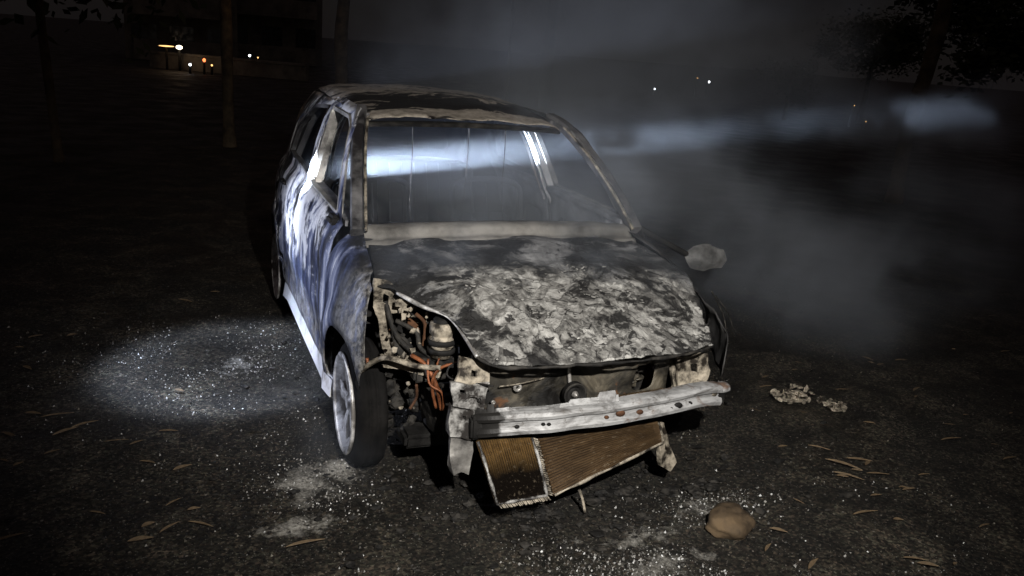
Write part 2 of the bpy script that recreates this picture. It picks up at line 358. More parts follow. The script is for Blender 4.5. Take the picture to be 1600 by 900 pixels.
def panel(name, outline, holes, fn, sp, mat, parent=None, thick=.003, outward=None, smooth=True):
    loops = [resample(outline, sp)] + [resample(h, sp) for h in holes]
    pts = []; edges = []
    for L in loops:
        b = len(pts); pts += [tuple(p) for p in L]; edges += [(b + i, b + (i + 1) % len(L)) for i in range(len(L))]
    A = loops[0]; mn, mx = A.min(0), A.max(0)
    gx = np.arange(mn[0], mx[0], sp); gy = np.arange(mn[1], mx[1], sp * .87)
    G = np.array([(x + (sp / 2 if j % 2 else 0), y) for j, y in enumerate(gy) for x in gx]) if len(gx) and len(gy) else np.zeros((0, 2))
    if len(G):
        G = G + (rng.random(G.shape) - .5) * sp * .25
        ok = inside(G, A)
        for H in loops[1:]: ok &= ~inside(G, H)
        for L in loops: ok &= segdist(G, L) > sp * .5
        pts += [tuple(p) for p in G[ok]]
    r = delaunay_2d_cdt([Vector(p) for p in pts], edges, [], 0, 1e-7)
    V2 = np.array([tuple(v) for v in r[0]]); F = np.array([tuple(f) for f in r[2] if len(f) == 3])
    cen = V2[F].mean(1); ok = inside(cen, A)
    for H in loops[1:]: ok &= ~inside(cen, H)
    F = F[ok]
    V = [Vector(fn(float(u), float(v))) for u, v in V2]
    if outward is not None:
        f = F[len(F) // 2]; s = 0
        for f in F[::max(1, len(F) // 60)]:
            s += (V[f[1]] - V[f[0]]).cross(V[f[2]] - V[f[0]]).normalized().dot(Vector(outward))
        if s < 0: F = F[:, ::-1]
    o = obj(name, V, F.tolist(), mat, parent, smooth)
    if thick: solid(o, thick)
    return o
def catmull(P, n):
    P = [Vector(p) for p in P]; out = []
    for i in range(len(P) - 1):
        a = P[max(i - 1, 0)]; b = P[i]; c = P[i + 1]; d = P[min(i + 2, len(P) - 1)]
        for k in range(n):
            t = k / n; out.append(.5 * ((2 * b) + (c - a) * t + (2 * a - 5 * b + 4 * c - d) * t * t + (-a + 3 * b - 3 * c + d) * t ** 3))
    out.append(P[-1]); return out
def tubedata(path, rad, n=8, sm=0, V=None, F=None):
    V = [] if V is None else V; F = [] if F is None else F
    if sm: path = catmull(path, sm)
    path = [Vector(p) for p in path]; b0 = len(V); up = None; m = len(path)
    for i, p in enumerate(path):
        t = (path[min(i + 1, m - 1)] - path[max(i - 1, 0)]).normalized()
        if up is None: up = t.orthogonal().normalized()
        up = (up - t * up.dot(t)); up = up.normalized() if up.length > 1e-6 else t.orthogonal().normalized()
        s = t.cross(up); r = rad(i / (m - 1)) if callable(rad) else rad
        for k in range(n):
            a = 2 * math.pi * k / n; V.append(p + (up * math.cos(a) + s * math.sin(a)) * r)
    for i in range(m - 1):
        for k in range(n):
            a = b0 + i * n + k; b = b0 + i * n + (k + 1) % n; F.append((a, b, b + n, a + n))
    F.append(tuple(b0 + k for k in reversed(range(n)))); F.append(tuple(b0 + (m - 1) * n + k for k in range(n)))
    return V, F
def tube(name, path, rad, mat, parent=None, n=8, sm=0):
    V, F = tubedata(path, rad, n, sm); return obj(name, V, F, mat, parent)
def sweep(name, path, prof, mat, parent=None, up=(0, 0, 1), closed=True, caps=True):
    """profile (side, up) carried along a path"""
    V = []; F = []; m = len(path); n = len(prof); path = [Vector(p) for p in path]
    for i, p in enumerate(path):
        t = (path[min(i + 1, m - 1)] - path[max(i - 1, 0)]).normalized(); s = t.cross(Vector(up)).normalized(); u = s.cross(t)
        V += [p + s * a + u * b for a, b in prof]
    for i in range(m - 1):
        for k in range(n if closed else n - 1):
            a = i * n + k; b = i * n + (k + 1) % n; F.append((a, b, b + n, a + n))
    if closed and caps: F += [tuple(reversed(range(n))), tuple((m - 1) * n + k for k in range(n))]
    return obj(name, V, F, mat, parent, False)
def lathe(prof, n=40, axis='x', V=None, F=None, close=False):
    V = [] if V is None else V; F = [] if F is None else F; b0 = len(V); m = len(prof)
    for r, h in prof:
        for k in range(n):
            a = 2 * math.pi * k / n; c, s = r * math.cos(a), r * math.sin(a)
            V.append({'x': (h, c, s), 'y': (c, h, s), 'z': (c, s, h)}[axis])
    for i in range(m - 1 + (1 if close else 0)):
        for k in range(n):
            a = b0 + i * n + k; b = b0 + i * n + (k + 1) % n; j = b0 + ((i + 1) % m) * n
            F.append((a, b, j + (k + 1) % n, j + k))
    return V, F
def boxbm(bm, lo, hi, bev=0, mat=None):
    r = bmesh.ops.create_cube(bm, size=1); lo, hi = Vector(lo), Vector(hi); c = (lo + hi) / 2; d = hi - lo
    for v in r['verts']: v.co = Vector((v.co.x * d.x, v.co.y * d.y, v.co.z * d.z)) + c
    if bev:
        es = {e for v in r['verts'] for e in v.link_edges}
        bmesh.ops.bevel(bm, geom=list(es), offset=bev, segments=2, affect='EDGES')
def box(name, lo, hi, mat, parent=None, bev=.006, warp=0):
    bm = bmesh.new(); boxbm(bm, lo, hi, bev)
    if warp:
        bmesh.ops.subdivide_edges(bm, edges=bm.edges[:], cuts=2, use_grid_fill=True)
        for v in bm.verts: v.co += nvec(v.co, 9, warp)
    return bmobj(name, bm, mat, parent)
def slab(name, q, thick, mat, parent=None, nu=2, nv=2, warp=0, ridge=None):
    """a sheet over four corner points a-b-c-d, with thickness"""
    a, b, c, d = [Vector(p) for p in q]; V = []; F = []
    for j in range(nv + 1):
        for i in range(nu + 1):
            u, v = i / nu, j / nv; p = (a * (1 - u) + b * u) * (1 - v) + (d * (1 - u) + c * u) * v
            V.append(p + (nvec(p, 8, warp) if warp else Vector()) + (ridge(i, j) if ridge else Vector()))
    for j in range(nv):
        for i in range(nu):
            k = j * (nu + 1) + i; F.append((k, k + 1, k + nu + 2, k + nu + 1))
    o = obj(name, V, F, mat, parent, False); ul = o.data.uv_layers.new(name='UVMap')
    for lp_ in o.data.loops: ul.data[lp_.index].uv = ((lp_.vertex_index % (nu + 1)) / nu, (lp_.vertex_index // (nu + 1)) / nv)
    return solid(o, thick, 0)

def grow(name, V, F, mat, parent=None): return obj(name, V, F, mat, parent, False)
def lump(V, F, c, r, seed, rough=.35, sub=2, flat=.7):
    bm = bmesh.new(); bmesh.ops.create_icosphere(bm, subdivisions=sub, radius=1); b = len(V)
    for v in bm.verts:
        p = v.co.copy(); k = 1 + rough * mnoise.fractal(p * 1.4 + Vector((seed * 3.1, seed * 1.7, 0)), 1, 2, 4)
        V.append(Vector(c) + Vector((p.x * r[0], p.y * r[1], p.z * r[2])) * k)
    for f in bm.faces: F.append(tuple(b + v.index for v in f.verts))
    bm.free()
lerp = lambda a, b, t: a + (b - a) * t
def itp(x, xs, ys): return float(np.interp(x, xs, ys))

# ---------------------------------------------------------------- ground
def axis_pts(a, b, fine0, fine1, st):
    mid = list(np.arange(fine0, fine1, st)); lo = []; hi = []; x = fine0; s = st
    while x > a: s *= 1.22; x -= s; lo.append(x)
    x = mid[-1]; s = st
    while x < b: s *= 1.22; x += s; hi.append(x)
    return lo[::-1] + mid + hi
gx = axis_pts(-900, 900, -3.2, 4.2, .035); gy = axis_pts(-60, 1500, -2.4, 3.6, .035)
V = []; F = []
for y in gy:
    for x in gx:
        near = max(0, 1 - max(abs(x) - 3, abs(y) - 3, 0) / 4)
        z = .010 * mnoise.fractal(Vector((x, y, 0)) * 2.2, 1, 2, 5) * near + .004 * mnoise.noise(Vector((x, y, 3)) * 16) * near
        d = math.hypot(x, y)
        if d > 9: z += .05 * mnoise.noise(Vector((x, y, 0)) * .13) * min(1, (d - 9) / 10)
        V.append((x, y, z - .012))
nx = len(gx)
F = [(j * nx + i, j * nx + i + 1, (j + 1) * nx + i + 1, (j + 1) * nx + i) for j in range(len(gy) - 1) for i in range(nx - 1)]
tag(obj('ground', V, F, MT['ground']), kind='structure')

# ---------------------------------------------------------------- burnt hatchback
car = thing('burnt_hatchback', 'burnt out dark blue hatchback, bumper gone and bonnet covered in pale ash', 'car', (0, 1.2, 0))

def wy(y): return itp(y, (-.7, -.45, -.2, .1, .5, 1.2, 2.0, 2.5, 2.85, 3.05, 3.15), (.62, .70, .78, .825, .835, .838, .838, .83, .79, .74, .70))
def ztop(y): return itp(y, (-.5, -.35, -.1, .2, .40, .5), (.74, .79, .862, .92, .962, .98))
def xtop(y): return itp(y, (-.5, -.35, -.1, .2, .40), (.50, .56, .715, .69, .665))
def side_w(y, z):
    b = wy(y)
    low = itp(z, (.15, .24, .32, .5, .62), (-.055, -.035, -.016, 0, 0))
    # wheel-arch flare and door hollow
    for c in (0.09, 2.43):
        d = math.hypot(y - c, z - .29); low += .022 * math.exp(-((d - .36) / .07) ** 2)
    if .45 < y < 2.05: low -= .014 * math.exp(-((z - .42) / .10) ** 2)
    if y < .42:
        zt = ztop(y); t = min(max((z - (zt - .22)) / .22, 0), 1)
        return lerp(xtop(y), b + low, math.sqrt(max(0, 1 - t * t)) ** 1.0)
    h = itp(z, (.60, .80, .93, 1.0, 1.10, 1.22, 1.34, 1.40, 1.44, 1.48, 1.52), (0, -.008, -.035, -.085, -.108, -.143, -.195, -.232, -.268, -.33, -.43))
    k = 1 if y < 2.45 else 1 + (y - 2.45) * .10 * max(0, (z - .95) / .4)
    return (b + low + h * k)
def ripple(p, amp, sc=5): return nvec(p, sc, amp)
def sidefn(s, amp=.004):
    def f(y, z):
        p = Vector((s * side_w(y, z), y, z)); return p + ripple(p, amp)
    return f
def arc(cy, cz, r, a0, a1, n=14): return [(cy + r * math.cos(R(a0 + (a1 - a0) * i / n)), cz + r * math.sin(R(a0 + (a1 - a0) * i / n))) for i in range(n + 1)]

# greenhouse lines (y, z)
FW = rounded([(.60, .998), (.80, 1.225), (.955, 1.36), (1.12, 1.40), (1.585, 1.405), (1.43, 1.004)], .03)
RW = rounded([(1.55, 1.026), (1.70, 1.402), (2.12, 1.372), (2.36, 1.22), (2.40, 1.05)], .03)
fdoor = [(.428, .275), (.425, .985), (.50, 1.00), (.73, 1.225), (.90, 1.385), (1.06, 1.45), (1.63, 1.462), (1.470, .985), (1.475, .275)]
rdoor = [(1.485, .275), (1.480, .985), (1.640, 1.462), (2.10, 1.43), (2.44, 1.25), (2.46, 1.0), (2.42, .74), (2.16, .62), (2.02, .42), (1.98, .275)]
quarter = [(1.99, .27), (2.03, .42)] + arc(2.43, .29, .345, 158, 8, 14)[2:] + [(2.78, .28), (3.05, .30), (3.12, .55), (3.10, .80), (3.02, 1.0), (2.86, 1.26), (2.62, 1.43), (2.11, 1.45), (2.112, 1.437), (2.45, 1.258), (2.47, 1.0), (2.43, .735), (2.17, .615)]
fender = [(.418, .275), (.335, .265)] + arc(.09, .29, .318, -3, 150, 18) + [(-.225, .560), (-.19, .70), (-.115, .845), (0, .883), (.2, .921), (.40, .963), (.418, .975)]
for s in (-1, 1):
    out = (s, 0, 0)
    pm = MT['paint'] if s < 0 else MT['sooted']
    fo = panel('fender', fender, [], sidefn(s, .007), .03, pm, car, .003, out)
    if s < 0: fo['label'] = 'scorched blue front fender with bared grey leading edge'
    dr = panel('door', fdoor, [FW], sidefn(s), .032, pm, car, .004, out)
    rd = panel('door', rdoor, [RW], sidefn(s), .032, pm, car, .004, out)
    panel('quarter_panel', quarter, [], sidefn(s), .032, pm, car, .004, out)
    # window frames (inner lip of each opening), handle recess plates
    for dd, hole in ((dr, FW), (rd, RW)):
        q = [Vector((s * (side_w(y, z) - .012), y, z)) for y, z in hole]; q.append(q[0])
        sweep('window_frame', q, [(-.010, -.014), (.010, -.014), (.010, .014), (-.010, .014)], MT['bare'] if dd is dr else MT['pillar'], dd, up=(1, 0, 0))
    for dd, y0 in ((rd, 2.10),):
        zz = .90; xx = s * (side_w(y0, zz) + .004)
        hp = [Vector((xx, y0 - .08, zz)), Vector((xx + s * .012, y0 - .06, zz)), Vector((xx + s * .014, y0 + .05, zz)), Vector((xx, y0 + .08, zz))]
        tube('door_handle', hp, .011, MT['black'], dd, 8, 5)
    # inner door skins
    inn = lambda y, z, s=s: Vector((s * (side_w(y, z) - .085 - .02 * (z < .9)), y, z)) + ripple((y, z, s), .01, 7)
    panel('inner_panel', [(.46, .28), (.45, .95), (1.43, .985), (1.44, .28)], [rounded([(.60, .5), (.62, .78), (.95, .82), (.95, .5)], .06), rounded([(1.08, .55), (1.10, .84), (1.32, .84), (1.32, .55)], .06)], inn, .05, MT['innerlite'], dr, .003, (-s, 0, 0))
    panel('inner_panel', [(1.48, .28), (1.47, 1.0), (2.40, 1.01), (2.36, .76), (2.0, .5), (1.96, .28)], [rounded([(1.56, .5), (1.58, .82), (1.86, .82), (1.86, .55)], .06)], inn, .05, MT['innerlite'], rd, .003, (-s, 0, 0))
    top = lambda y, s=s: Vector((s * (side_w(y, 1.0) - .045), y, 0.988 + .012 * (y - .5)))
    sweep('belt_rail', [top(y) for y in np.linspace(.46, 1.44, 9)], [(-.035, -.02), (.035, -.02), (.035, .006), (-.035, .006)], MT['innerlite'], dr)
    sweep('belt_rail', [top(y) for y in np.linspace(1.48, 2.40, 9)], [(-.035, -.02), (.035, -.02), (.035, .006), (-.035, .006)], MT['innerlite'], rd)
    # sill
    sp = [Vector((s * (side_w(y, .24) - .03), y, .235)) for y in np.linspace(.36, 2.02, 16)]
    sweep('sill', sp, [(-.045, -.05), (.045, -.05), (.05, -.02), (.036, .045), (-.03, .045)], MT['sillm'], car)
    # A pillar, inside the door frame, up to the roof rail
    ap = [Vector((s * .705, .36, .96)), Vector((s * .672, .55, 1.115)), Vector((s * .628, .78, 1.27)), Vector((s * .575, 1.0, 1.392)), Vector((s * .535, 1.16, 1.435))]
    pl = sweep('windscreen_pillar', catmull(ap, 6), [(-.026, -.026), (.022, -.026), (.032, 0), (.022, .028), (-.022, .028), (-.030, .01)], MT['pillar'], car)
    lip = [p + Vector((-s * .034, -.028, .012)) for p in ap[:4]]
    tube('pillar_lip', lip, .008, MT['beige'], pl, 6, 6)
    # B pillar between the doors, slotted
    bp = [Vector((s * (side_w(1.45, z) - .05), 1.475 + .16 * max(0, z - 1.0) / .4, z)) for z in (.28, .6, .9, 1.05, 1.2, 1.32, 1.42)]
    b = sweep('door_pillar', catmull(bp, 4), [(-.04, -.025), (.04, -.025), (.04, .02), (.015, .035), (-.015, .035), (-.04, .02)], MT['bare'] if s < 0 else MT['sillm'], car, up=(s, 0, 0))
    for dy in (-.042, .046):
        tube('seal_strip', [p + Vector((-s * .045, dy, 0)) for p in bp[2:]], .009, MT['bare'] if s < 0 else MT['sillm'], b, 6, 4)
    # rear pillar
    cp = [Vector((s * (side_w(2.5, z) - .06), 2.50 - .25 * max(0, z - 1.1), z)) for z in (.7, .95, 1.1, 1.25, 1.39)]
    sweep('rear_pillar', cp, [(-.10, -.02), (.10, -.02), (.10, .02), (-.10, .02)], MT['inner'], car, up=(s, 0, 0))
    # roof rail, inside
    sweep('roof_rail', [Vector((s * (side_w(y, 1.42) - .05), y, 1.405)) for y in np.linspace(1.08, 2.65, 10)], [(-.03, -.025), (.03, -.025), (.03, .02), (-.03, .02)], MT['pillar'], car)
    for cy, a1 in ((0.07, 92), (2.43, 180)):
        V = []; F = []
        for i in range(15):
            a = R(-5 + (a1 + 5) * i / 14)
            for w in (.80, .66, .54):
                V.append(Vector((s * w, cy + .345 * math.cos(a), .29 + .345 * math.sin(a))))
        for i in range(14):
            for k in range(2): q = i * 3 + k; F.append((q, q + 1, q + 4, q + 3))
        solid(obj('wheel_well', V, F, MT['black'], car), .003)

# burnt far wing, ahead of its wheel arch
panel('wing_front', [(-.235, .575), (-.20, .70), (-.12, .845), (-.24, .80), (-.36, .745), (-.50, .68), (-.56, .60), (-.52, .52), (-.38, .50)], [], lambda y, z: Vector((itp(y, (-.56, -.45, -.3, -.1), (.66, .735, .79, .80)) - .10 * max(0, (z - .66) / .16) ** 2, y, z)) + nvec((y, z, 2), 9, .02), .03, MT['sooted'], car, .004, (1, 0, 0))

# roof skin
def roof_z(x, y):
    c = itp(y, (.95, 1.05, 1.25, 1.5, 1.9, 2.3, 2.6, 2.9), (1.418, 1.440, 1.470, 1.495, 1.515, 1.512, 1.49, 1.44))
    t = abs(x) / .57
    return c - .030 * t * t - .05 * max(0, t - .82) ** 2 * 20
def roof_fn(x, y):
    p = Vector((x, y, roof_z(x, y)))
    return p + Vector((0, 0, .012 * fbm(p, 3.2) + .006 * fbm(p, 14, 3)))
rf = panel('roof', [(-.555, 1.03), (-.3, .985), (0, .965), (.3, .985), (.555, 1.03), (.575, 1.4), (.565, 2.3), (.50, 2.85), (0, 2.92), (-.50, 2.85), (-.565, 2.3), (-.575, 1.4)], [], roof_fn, .035, MT['roof'], car, .004, (0, 0, 1))
rf['label'] = 'roof with tan ash and black soot bands'
# header over the windscreen, cross bows
hd = [Vector((x, 1.0 + .06 * (x / .55) ** 2, 1.418 - .02 * (x / .55) ** 2 - .028)) for x in np.linspace(-.55, .55, 12)]
sweep('windscreen_header', hd, [(-.04, -.010), (.02, -.012), (.03, .004), (.02, .012), (-.04, .012)], MT['char'], car)
for y in (1.5, 2.0, 2.5):
    sweep('roof_bow', [Vector((x, y, roof_z(x, y) - .03)) for x in np.linspace(-.52, .52, 9)], [(-.03, -.012), (.03, -.012), (.03, .012), (-.03, .012)], MT['inner'], car)
# tailgate with its empty window
def tail_fn(x, z):
    y = itp(z, (.35, .6, .9, 1.0, 1.2, 1.42), (3.10, 3.14, 3.10, 3.06, 2.97, 2.86)) - .10 * (x / .7) ** 2
    return Vector((x, y, z)) + ripple((x, y, z), .006)
panel('tailgate', [(-.60, .36), (-.70, .6), (-.66, .98), (-.52, 1.40), (.52, 1.40), (.66, .98), (.70, .6), (.60, .36)], [rounded([(-.52, 1.02), (-.43, 1.34), (.43, 1.34), (.52, 1.02)], .05)], tail_fn, .05, MT['inner'], car, .004, (0, 1, 0))
# floor, firewall, dash beam, seats
V = []; F = []
slab('floor', [(-.72, .2, .24), (.72, .2, .24), (.72, 3.0, .27), (-.72, 3.0, .27)], .01, MT['black'], car, 10, 14, .02)
slab('firewall', [(-.70, .30, .26), (.70, .30, .26), (.68, .36, .93), (-.68, .36, .93)], .006, MT['black'], car, 10, 6, .02)
tube('dashboard_beam', [(-.70, .58, .86), (-.3, .60, .85), (.3, .60, .85), (.70, .58, .86)], .028, MT['inner'], car, 10, 4)
tube('steering_column', [(-.34, .52, .80), (-.34, .80, .90)], .02, MT['inner'], car, 8)
for sx_, sy_, wd in ((-.36, 1.30, .24), (.36, 1.30, .24), (0, 2.20, .58)):
    st = box('seat_frame', (sx_ - wd, sy_ - .22, .36), (sx_ + wd, sy_ + .22, .42), MT['inner'], car, .01, .012)
    fr = [(sx_ - wd, sy_ + .20, .42), (sx_ - wd * .95, sy_ + .30, .78), (sx_ - wd * .8, sy_ + .36, .98), (sx_ + wd * .8, sy_ + .36, .98), (sx_ + wd * .95, sy_ + .30, .78), (sx_ + wd, sy_ + .20, .42)]
    tube('backrest_tube', fr, .016, MT['inner'], st, 8, 5)
    V, F = [], []
    for i in range(int(wd * 22)):
        x0 = sx_ - wd * .85 + 2 * wd * .85 * i / max(1, int(wd * 22) - 1); tubedata([(x0, sy_ + .205, .43), (x0, sy_ + .29, .78), (x0, sy_ + .355, .97)], .003, 5, 3, V, F)
    obj('spring_wire', V, F, MT['inner'], st)
# molten strands hanging from the header
for (px, y0, y1) in ((645, 196, 325), (733, 196, 312), (790, 196, 290)):
    a = at(px, y0, 'y', 1.02); b_ = at(px, y1, 'y', 1.02); b_.x = a.x + random.uniform(-.01, .01)
    tube('melted_strand', [a, (a * .6 + b_ * .4) + Vector((.006, .004, 0)), b_], lambda t: .0035 - .0022 * t, MT['innerlite'], car, 5, 5)
# cowl plate below the windscreen
V = []; F = []; prof = [(.47, .985), (.455, 1.000), (.41, 1.004), (.365, .998), (.352, .985), (.345, .962), (.33, .950), (.315, .955), (.30, .945), (.285, .93)]
xs = np.linspace(-.69, .69, 60)
for x in xs:
    for (py, pz) in prof:
        p = Vector((x, py + .05 * (x / .69) ** 2 - .03, pz - .028 * (x / .69) ** 2)); V.append(p + nvec(p, 9, .006))
n = len(prof)
for i in range(len(xs) - 1):
    for k in range(n - 1): a = i * n + k; F.append((a, a + 1, a + n + 1, a + n))
co = solid(obj('cowl', V, F, MT['cowl'], car), .004); co['label'] = 'pale tan cowl plate below the empty windscreen'
# bonnet
def hood_z(x, y):
    c = itp(y, (-.74, -.71, -.66, -.55, -.37, -.18, .1, .335), (.694, .711, .734, .780, .846, .898, .938, .955))
    k = itp(y, (-.7, -.37, -.18, .335), (.10, .10, .055, .045))
    return c - k * (x / .70) ** 2
def hood_fn(x, y):
    z = hood_z(x, y); p = Vector((x, y, z))
    fr = min(1, max(0, (.15 - y) / .5))
    d = .016 * fbm(p, 3.1, 3) + .004 * fbm(p, 12, 4)
    vd = mnoise.voronoi(p * 19 + nvec(p, 9, .8))[0]
    d += fr * (.012 * (min(vd[1] - vd[0], .35) / .35 - .6) * max(0, min(1, .5 + 2 * fbm(p, 5, 2))) + .008 * fbm(p, 26, 3) * (1 if fbm(p, 6, 2) > -.2 else .2))
    return p + Vector((0, -.3 * d, d))
hood_out = [(-.66, .325), (-.69, .10), (-.728, -.13), (-.655, -.19), (-.576, -.285), (-.500, -.37), (-.468, -.50), (-.455, -.60), (-.41, -.655), (-.28, -.695), (-.11, -.715), (.16, -.71), (.36, -.675), (.555, -.60), (.61, -.47), (.68, -.28), (.722, -.10), (.69, .10), (.66, .325), (.35, .295), (0, .285), (-.35, .295)]
ho = panel('hood', hood_out, [], hood_fn, .0125, MT['hood'], car, .004, (0, 0, 1))
ho['label'] = 'burnt bonnet with flaking pale ash and soot islands'
# curled hood edge by the missing headlamp and front lip
he = [Vector((x, y, hood_z(x, y) - .004)) for x, y in hood_out[3:8]]
tube('hood_edge', catmull(he, 6), lambda t: .006 + .003 * math.sin(9 * t), MT['rim'], ho, 7)
hl = [Vector((x, y, hood_z(x, y) - .006)) for x, y in hood_out[7:14]]
tube('hood_edge', [p + nvec(p, 20, .006) for p in catmull(hl, 8)], lambda t: .006 + .003 * math.sin(31 * t) * math.sin(7 * t), MT['char'], ho, 7)
# loose flakes lying on the bonnet belong to its crust
V, F = [], []
for i in range(420):
    x = random.uniform(-.40, .62); y = random.uniform(-.70, -.10)
    if not inside([(x, y)], hood_out)[0] or fbm((x, y, 0), 4, 3) < -.12: continue
    c = hood_fn(x, y) + Vector((0, 0, .003)); a = random.uniform(0, 6.28); r = random.uniform(.003, .013); tl = random.uniform(-.5, .5)
    b0 = len(V); m = random.randint(4, 6)
    for q in range(m):
        t = a + q * 6.28 / m + random.uniform(-.3, .3); rr = r * random.uniform(.6, 1.2)
        V.append(c + Vector((rr * math.cos(t), rr * math.sin(t) * .8, .004 * random.random() + rr * math.cos(t) * tl)))
    F.append(tuple(range(b0, b0 + m)))
fl = tag(obj('ash_flakes', V, F, MT['flake'], ho, False), kind='stuff'); solid(fl, .0015)

# headlamp cavity and engine bay
def P(px, py, y): return at(px, py, 'y', y)
def ragged(poly, amp, sp=4):
    q = resample(poly, sp); return [p + np.array(nvec((p[0] * .06, p[1] * .06, 1.7), 1, amp))[:2] + np.array(nvec((p[0] * .25, p[1] * .25, 4), 1, amp * .5))[:2] for p in q]
def pxpanel(name, outline, holes, yf, mat, parent, thick=.006, amp=2.0, wob=.008, sp=5):
    amp *= .55
    """sheet metal piece standing across the car, its outline measured off the photo and set at its own depth"""
    f = yf if callable(yf) else (lambda u, v: yf)
    fn = lambda u, v: at(u, v, 'y', f(u, v)) + nvec(at(u, v, 'y', f(u, v)), 12, wob)
    return panel(name, ragged(outline, amp), [ragged(h, amp * .7, 3) for h in holes], fn, sp, mat, parent, thick, (0, -1, 0), False)
pxpanel('inner_fender', ((584, 436), (606, 441), (642, 468), (650, 482), (640, 494), (624, 484), (610, 488), (606, 506), (614, 530), (626, 556), (620, 572), (600, 566), (592, 524), (586, 486), (580, 460)), [((600, 462), (610, 466), (606, 476), (598, 474)), ((622, 474), (632, 478), (628, 484))], lambda u, v: -.14 + (v - 440) * .0006, MT['beige'], car, .006, 2.5, .02)
pxpanel('headlamp_bracket', ((618, 470), (640, 466), (642, 476), (634, 480), (633, 500), (626, 502), (625, 482), (617, 480)), [], -.19, MT['beige'], car, .005, 1.5, .01)
pxpanel('headlamp_bracket', ((640, 494), (668, 502), (676, 520), (668, 540), (650, 534), (640, 514)), [((652, 508), (664, 512), (660, 522))], -.12, MT['rust'], car, .006, 2.5, .02)
pxpanel('headlamp_bracket', ((596, 556), (640, 560), (668, 574), (690, 580), (688, 590), (656, 586), (624, 578), (600, 574)), [], lambda u, v: -.18 - (u - 596) * .0022, MT['beige'], car, .008, 2.5, .012)
pxpanel('torn_bracket', ((612, 520), (632, 528), (646, 548), (640, 562), (622, 552)), [], -.16, MT['char'], car, .008, 3, .02)
pxpanel('torn_bracket', ((560, 562), (590, 566), (612, 590), (604, 640), (592, 650), (588, 600), (566, 580)), [], .02, MT['char'], car, .006, 3, .02)
V, F = [], []
for i in range(70):
    p = at(random.uniform(600, 735), random.uniform(500, 690), 'y', random.uniform(-.12, .05)); r = random.uniform(.012, .045)
    lump(V, F, p, (r * random.uniform(.6, 1.4), r * .6, r * random.uniform(.5, 1.3)), i + 300, .7, 2)
tag(obj('melted_plastic', V, F, MT['char'], car, False), kind='stuff')
V, F = [], []
for i in range(60):
    p = at(random.uniform(598, 730), random.uniform(470, 640), 'y', random.uniform(-.28, -.12)); r = random.uniform(.004, .014)
    lump(V, F, p, (r, r * .6, r * random.uniform(.5, 1.6)), i + 400, .7, 1)
tag(obj('metal_scraps', V, F, MT['beige'], car, False), kind='stuff')
slab('bay_liner', [(-.62, -.02, .88), (-.10, .0, .88), (-.10, .02, .25), (-.62, .02, .25)], .006, MT['black'], car, 8, 8, .03)
cn = P(690, 528, -.30)
V, F = lathe([(.001, .075), (.032, .075), (.034, .066), (.047, .064), (.050, .05), (.050, .022), (.044, .018), (.044, .008), (.050, .004), (.050, -.03), (.042, -.036), (.042, -.075), (.001, -.075)], 26, 'z')
V = [Vector(v) + cn for v in V]
can = obj('reservoir', V, F, MT['beige'], car)
for dz in (-.010, -.045):
    V, F = lathe([(.0505, dz - .012), (.056, dz - .010), (.056, dz + .008), (.0505, dz + .010)], 24, 'z', close=True); obj('clamp_band', [Vector(v) + cn for v in V], F, MT['black'], can)
V, F = lathe([(.001, .084), (.030, .084), (.036, .078), (.036, .066)], 24, 'z'); obj('cap', [Vector(v) + cn for v in V], F, MT['black'], can)
box('battery_tray', (-.60, -.30, .50), (-.44, -.10, .60), MT['char'], car, .01, .012)
for pts, r, m in (
    ([P(560, 585, -.1), P(600, 560, -.25), P(650, 572, -.35), P(690, 575, -.42)], .011, 'beige'),
    ([P(640, 555, -.3), P(665, 568, -.35), P(682, 600, -.38), P(690, 640, -.38)], .009, 'wire'),
    ([P(575, 560, -.05), P(578, 590, -.08), P(585, 625, -.1), P(590, 660, -.1)], .007, 'wire'),
    ([P(620, 500, -.18), P(650, 520, -.22), P(660, 545, -.25), P(700, 575, -.35)], .010, 'char'),
    ([P(650, 490, -.2), P(665, 505, -.2), P(662, 540, -.2)], .008, 'rust'),
    ([P(600, 470, -.1), P(618, 520, -.15), P(640, 545, -.2), P(660, 560, -.25)], .012, 'char'),
    ([P(718, 565, -.44), P(690, 575, -.42), P(676, 600, -.40), P(682, 640, -.40)], .006, 'wire'),
    ([P(742, 556, -.5), P(715, 566, -.46), P(700, 575, -.45), P(706, 590, -.47), P(770, 603, -.62)], .004, 'black'),
    ([P(668, 560, -.36), P(672, 600, -.40), P(690, 615, -.42), P(692, 642, -.41)], .005, 'wire'),
    ([P(684, 560, -.36), P(679, 590, -.38), P(688, 610, -.38), P(694, 636, -.38)], .004, 'wire'),
    ([P(652, 600, -.33), P(650, 620, -.3), P(640, 640, -.3)], .006, 'rust'),
    ([P(630, 470, -.1), P(655, 500, -.15), P(690, 508, -.2)], .007, 'black'),
):
    tube('wiring' if m == 'wire' else 'hose', [p + nvec(p, 15, .01) for p in pts], r, MT[m], car, 7, 6)
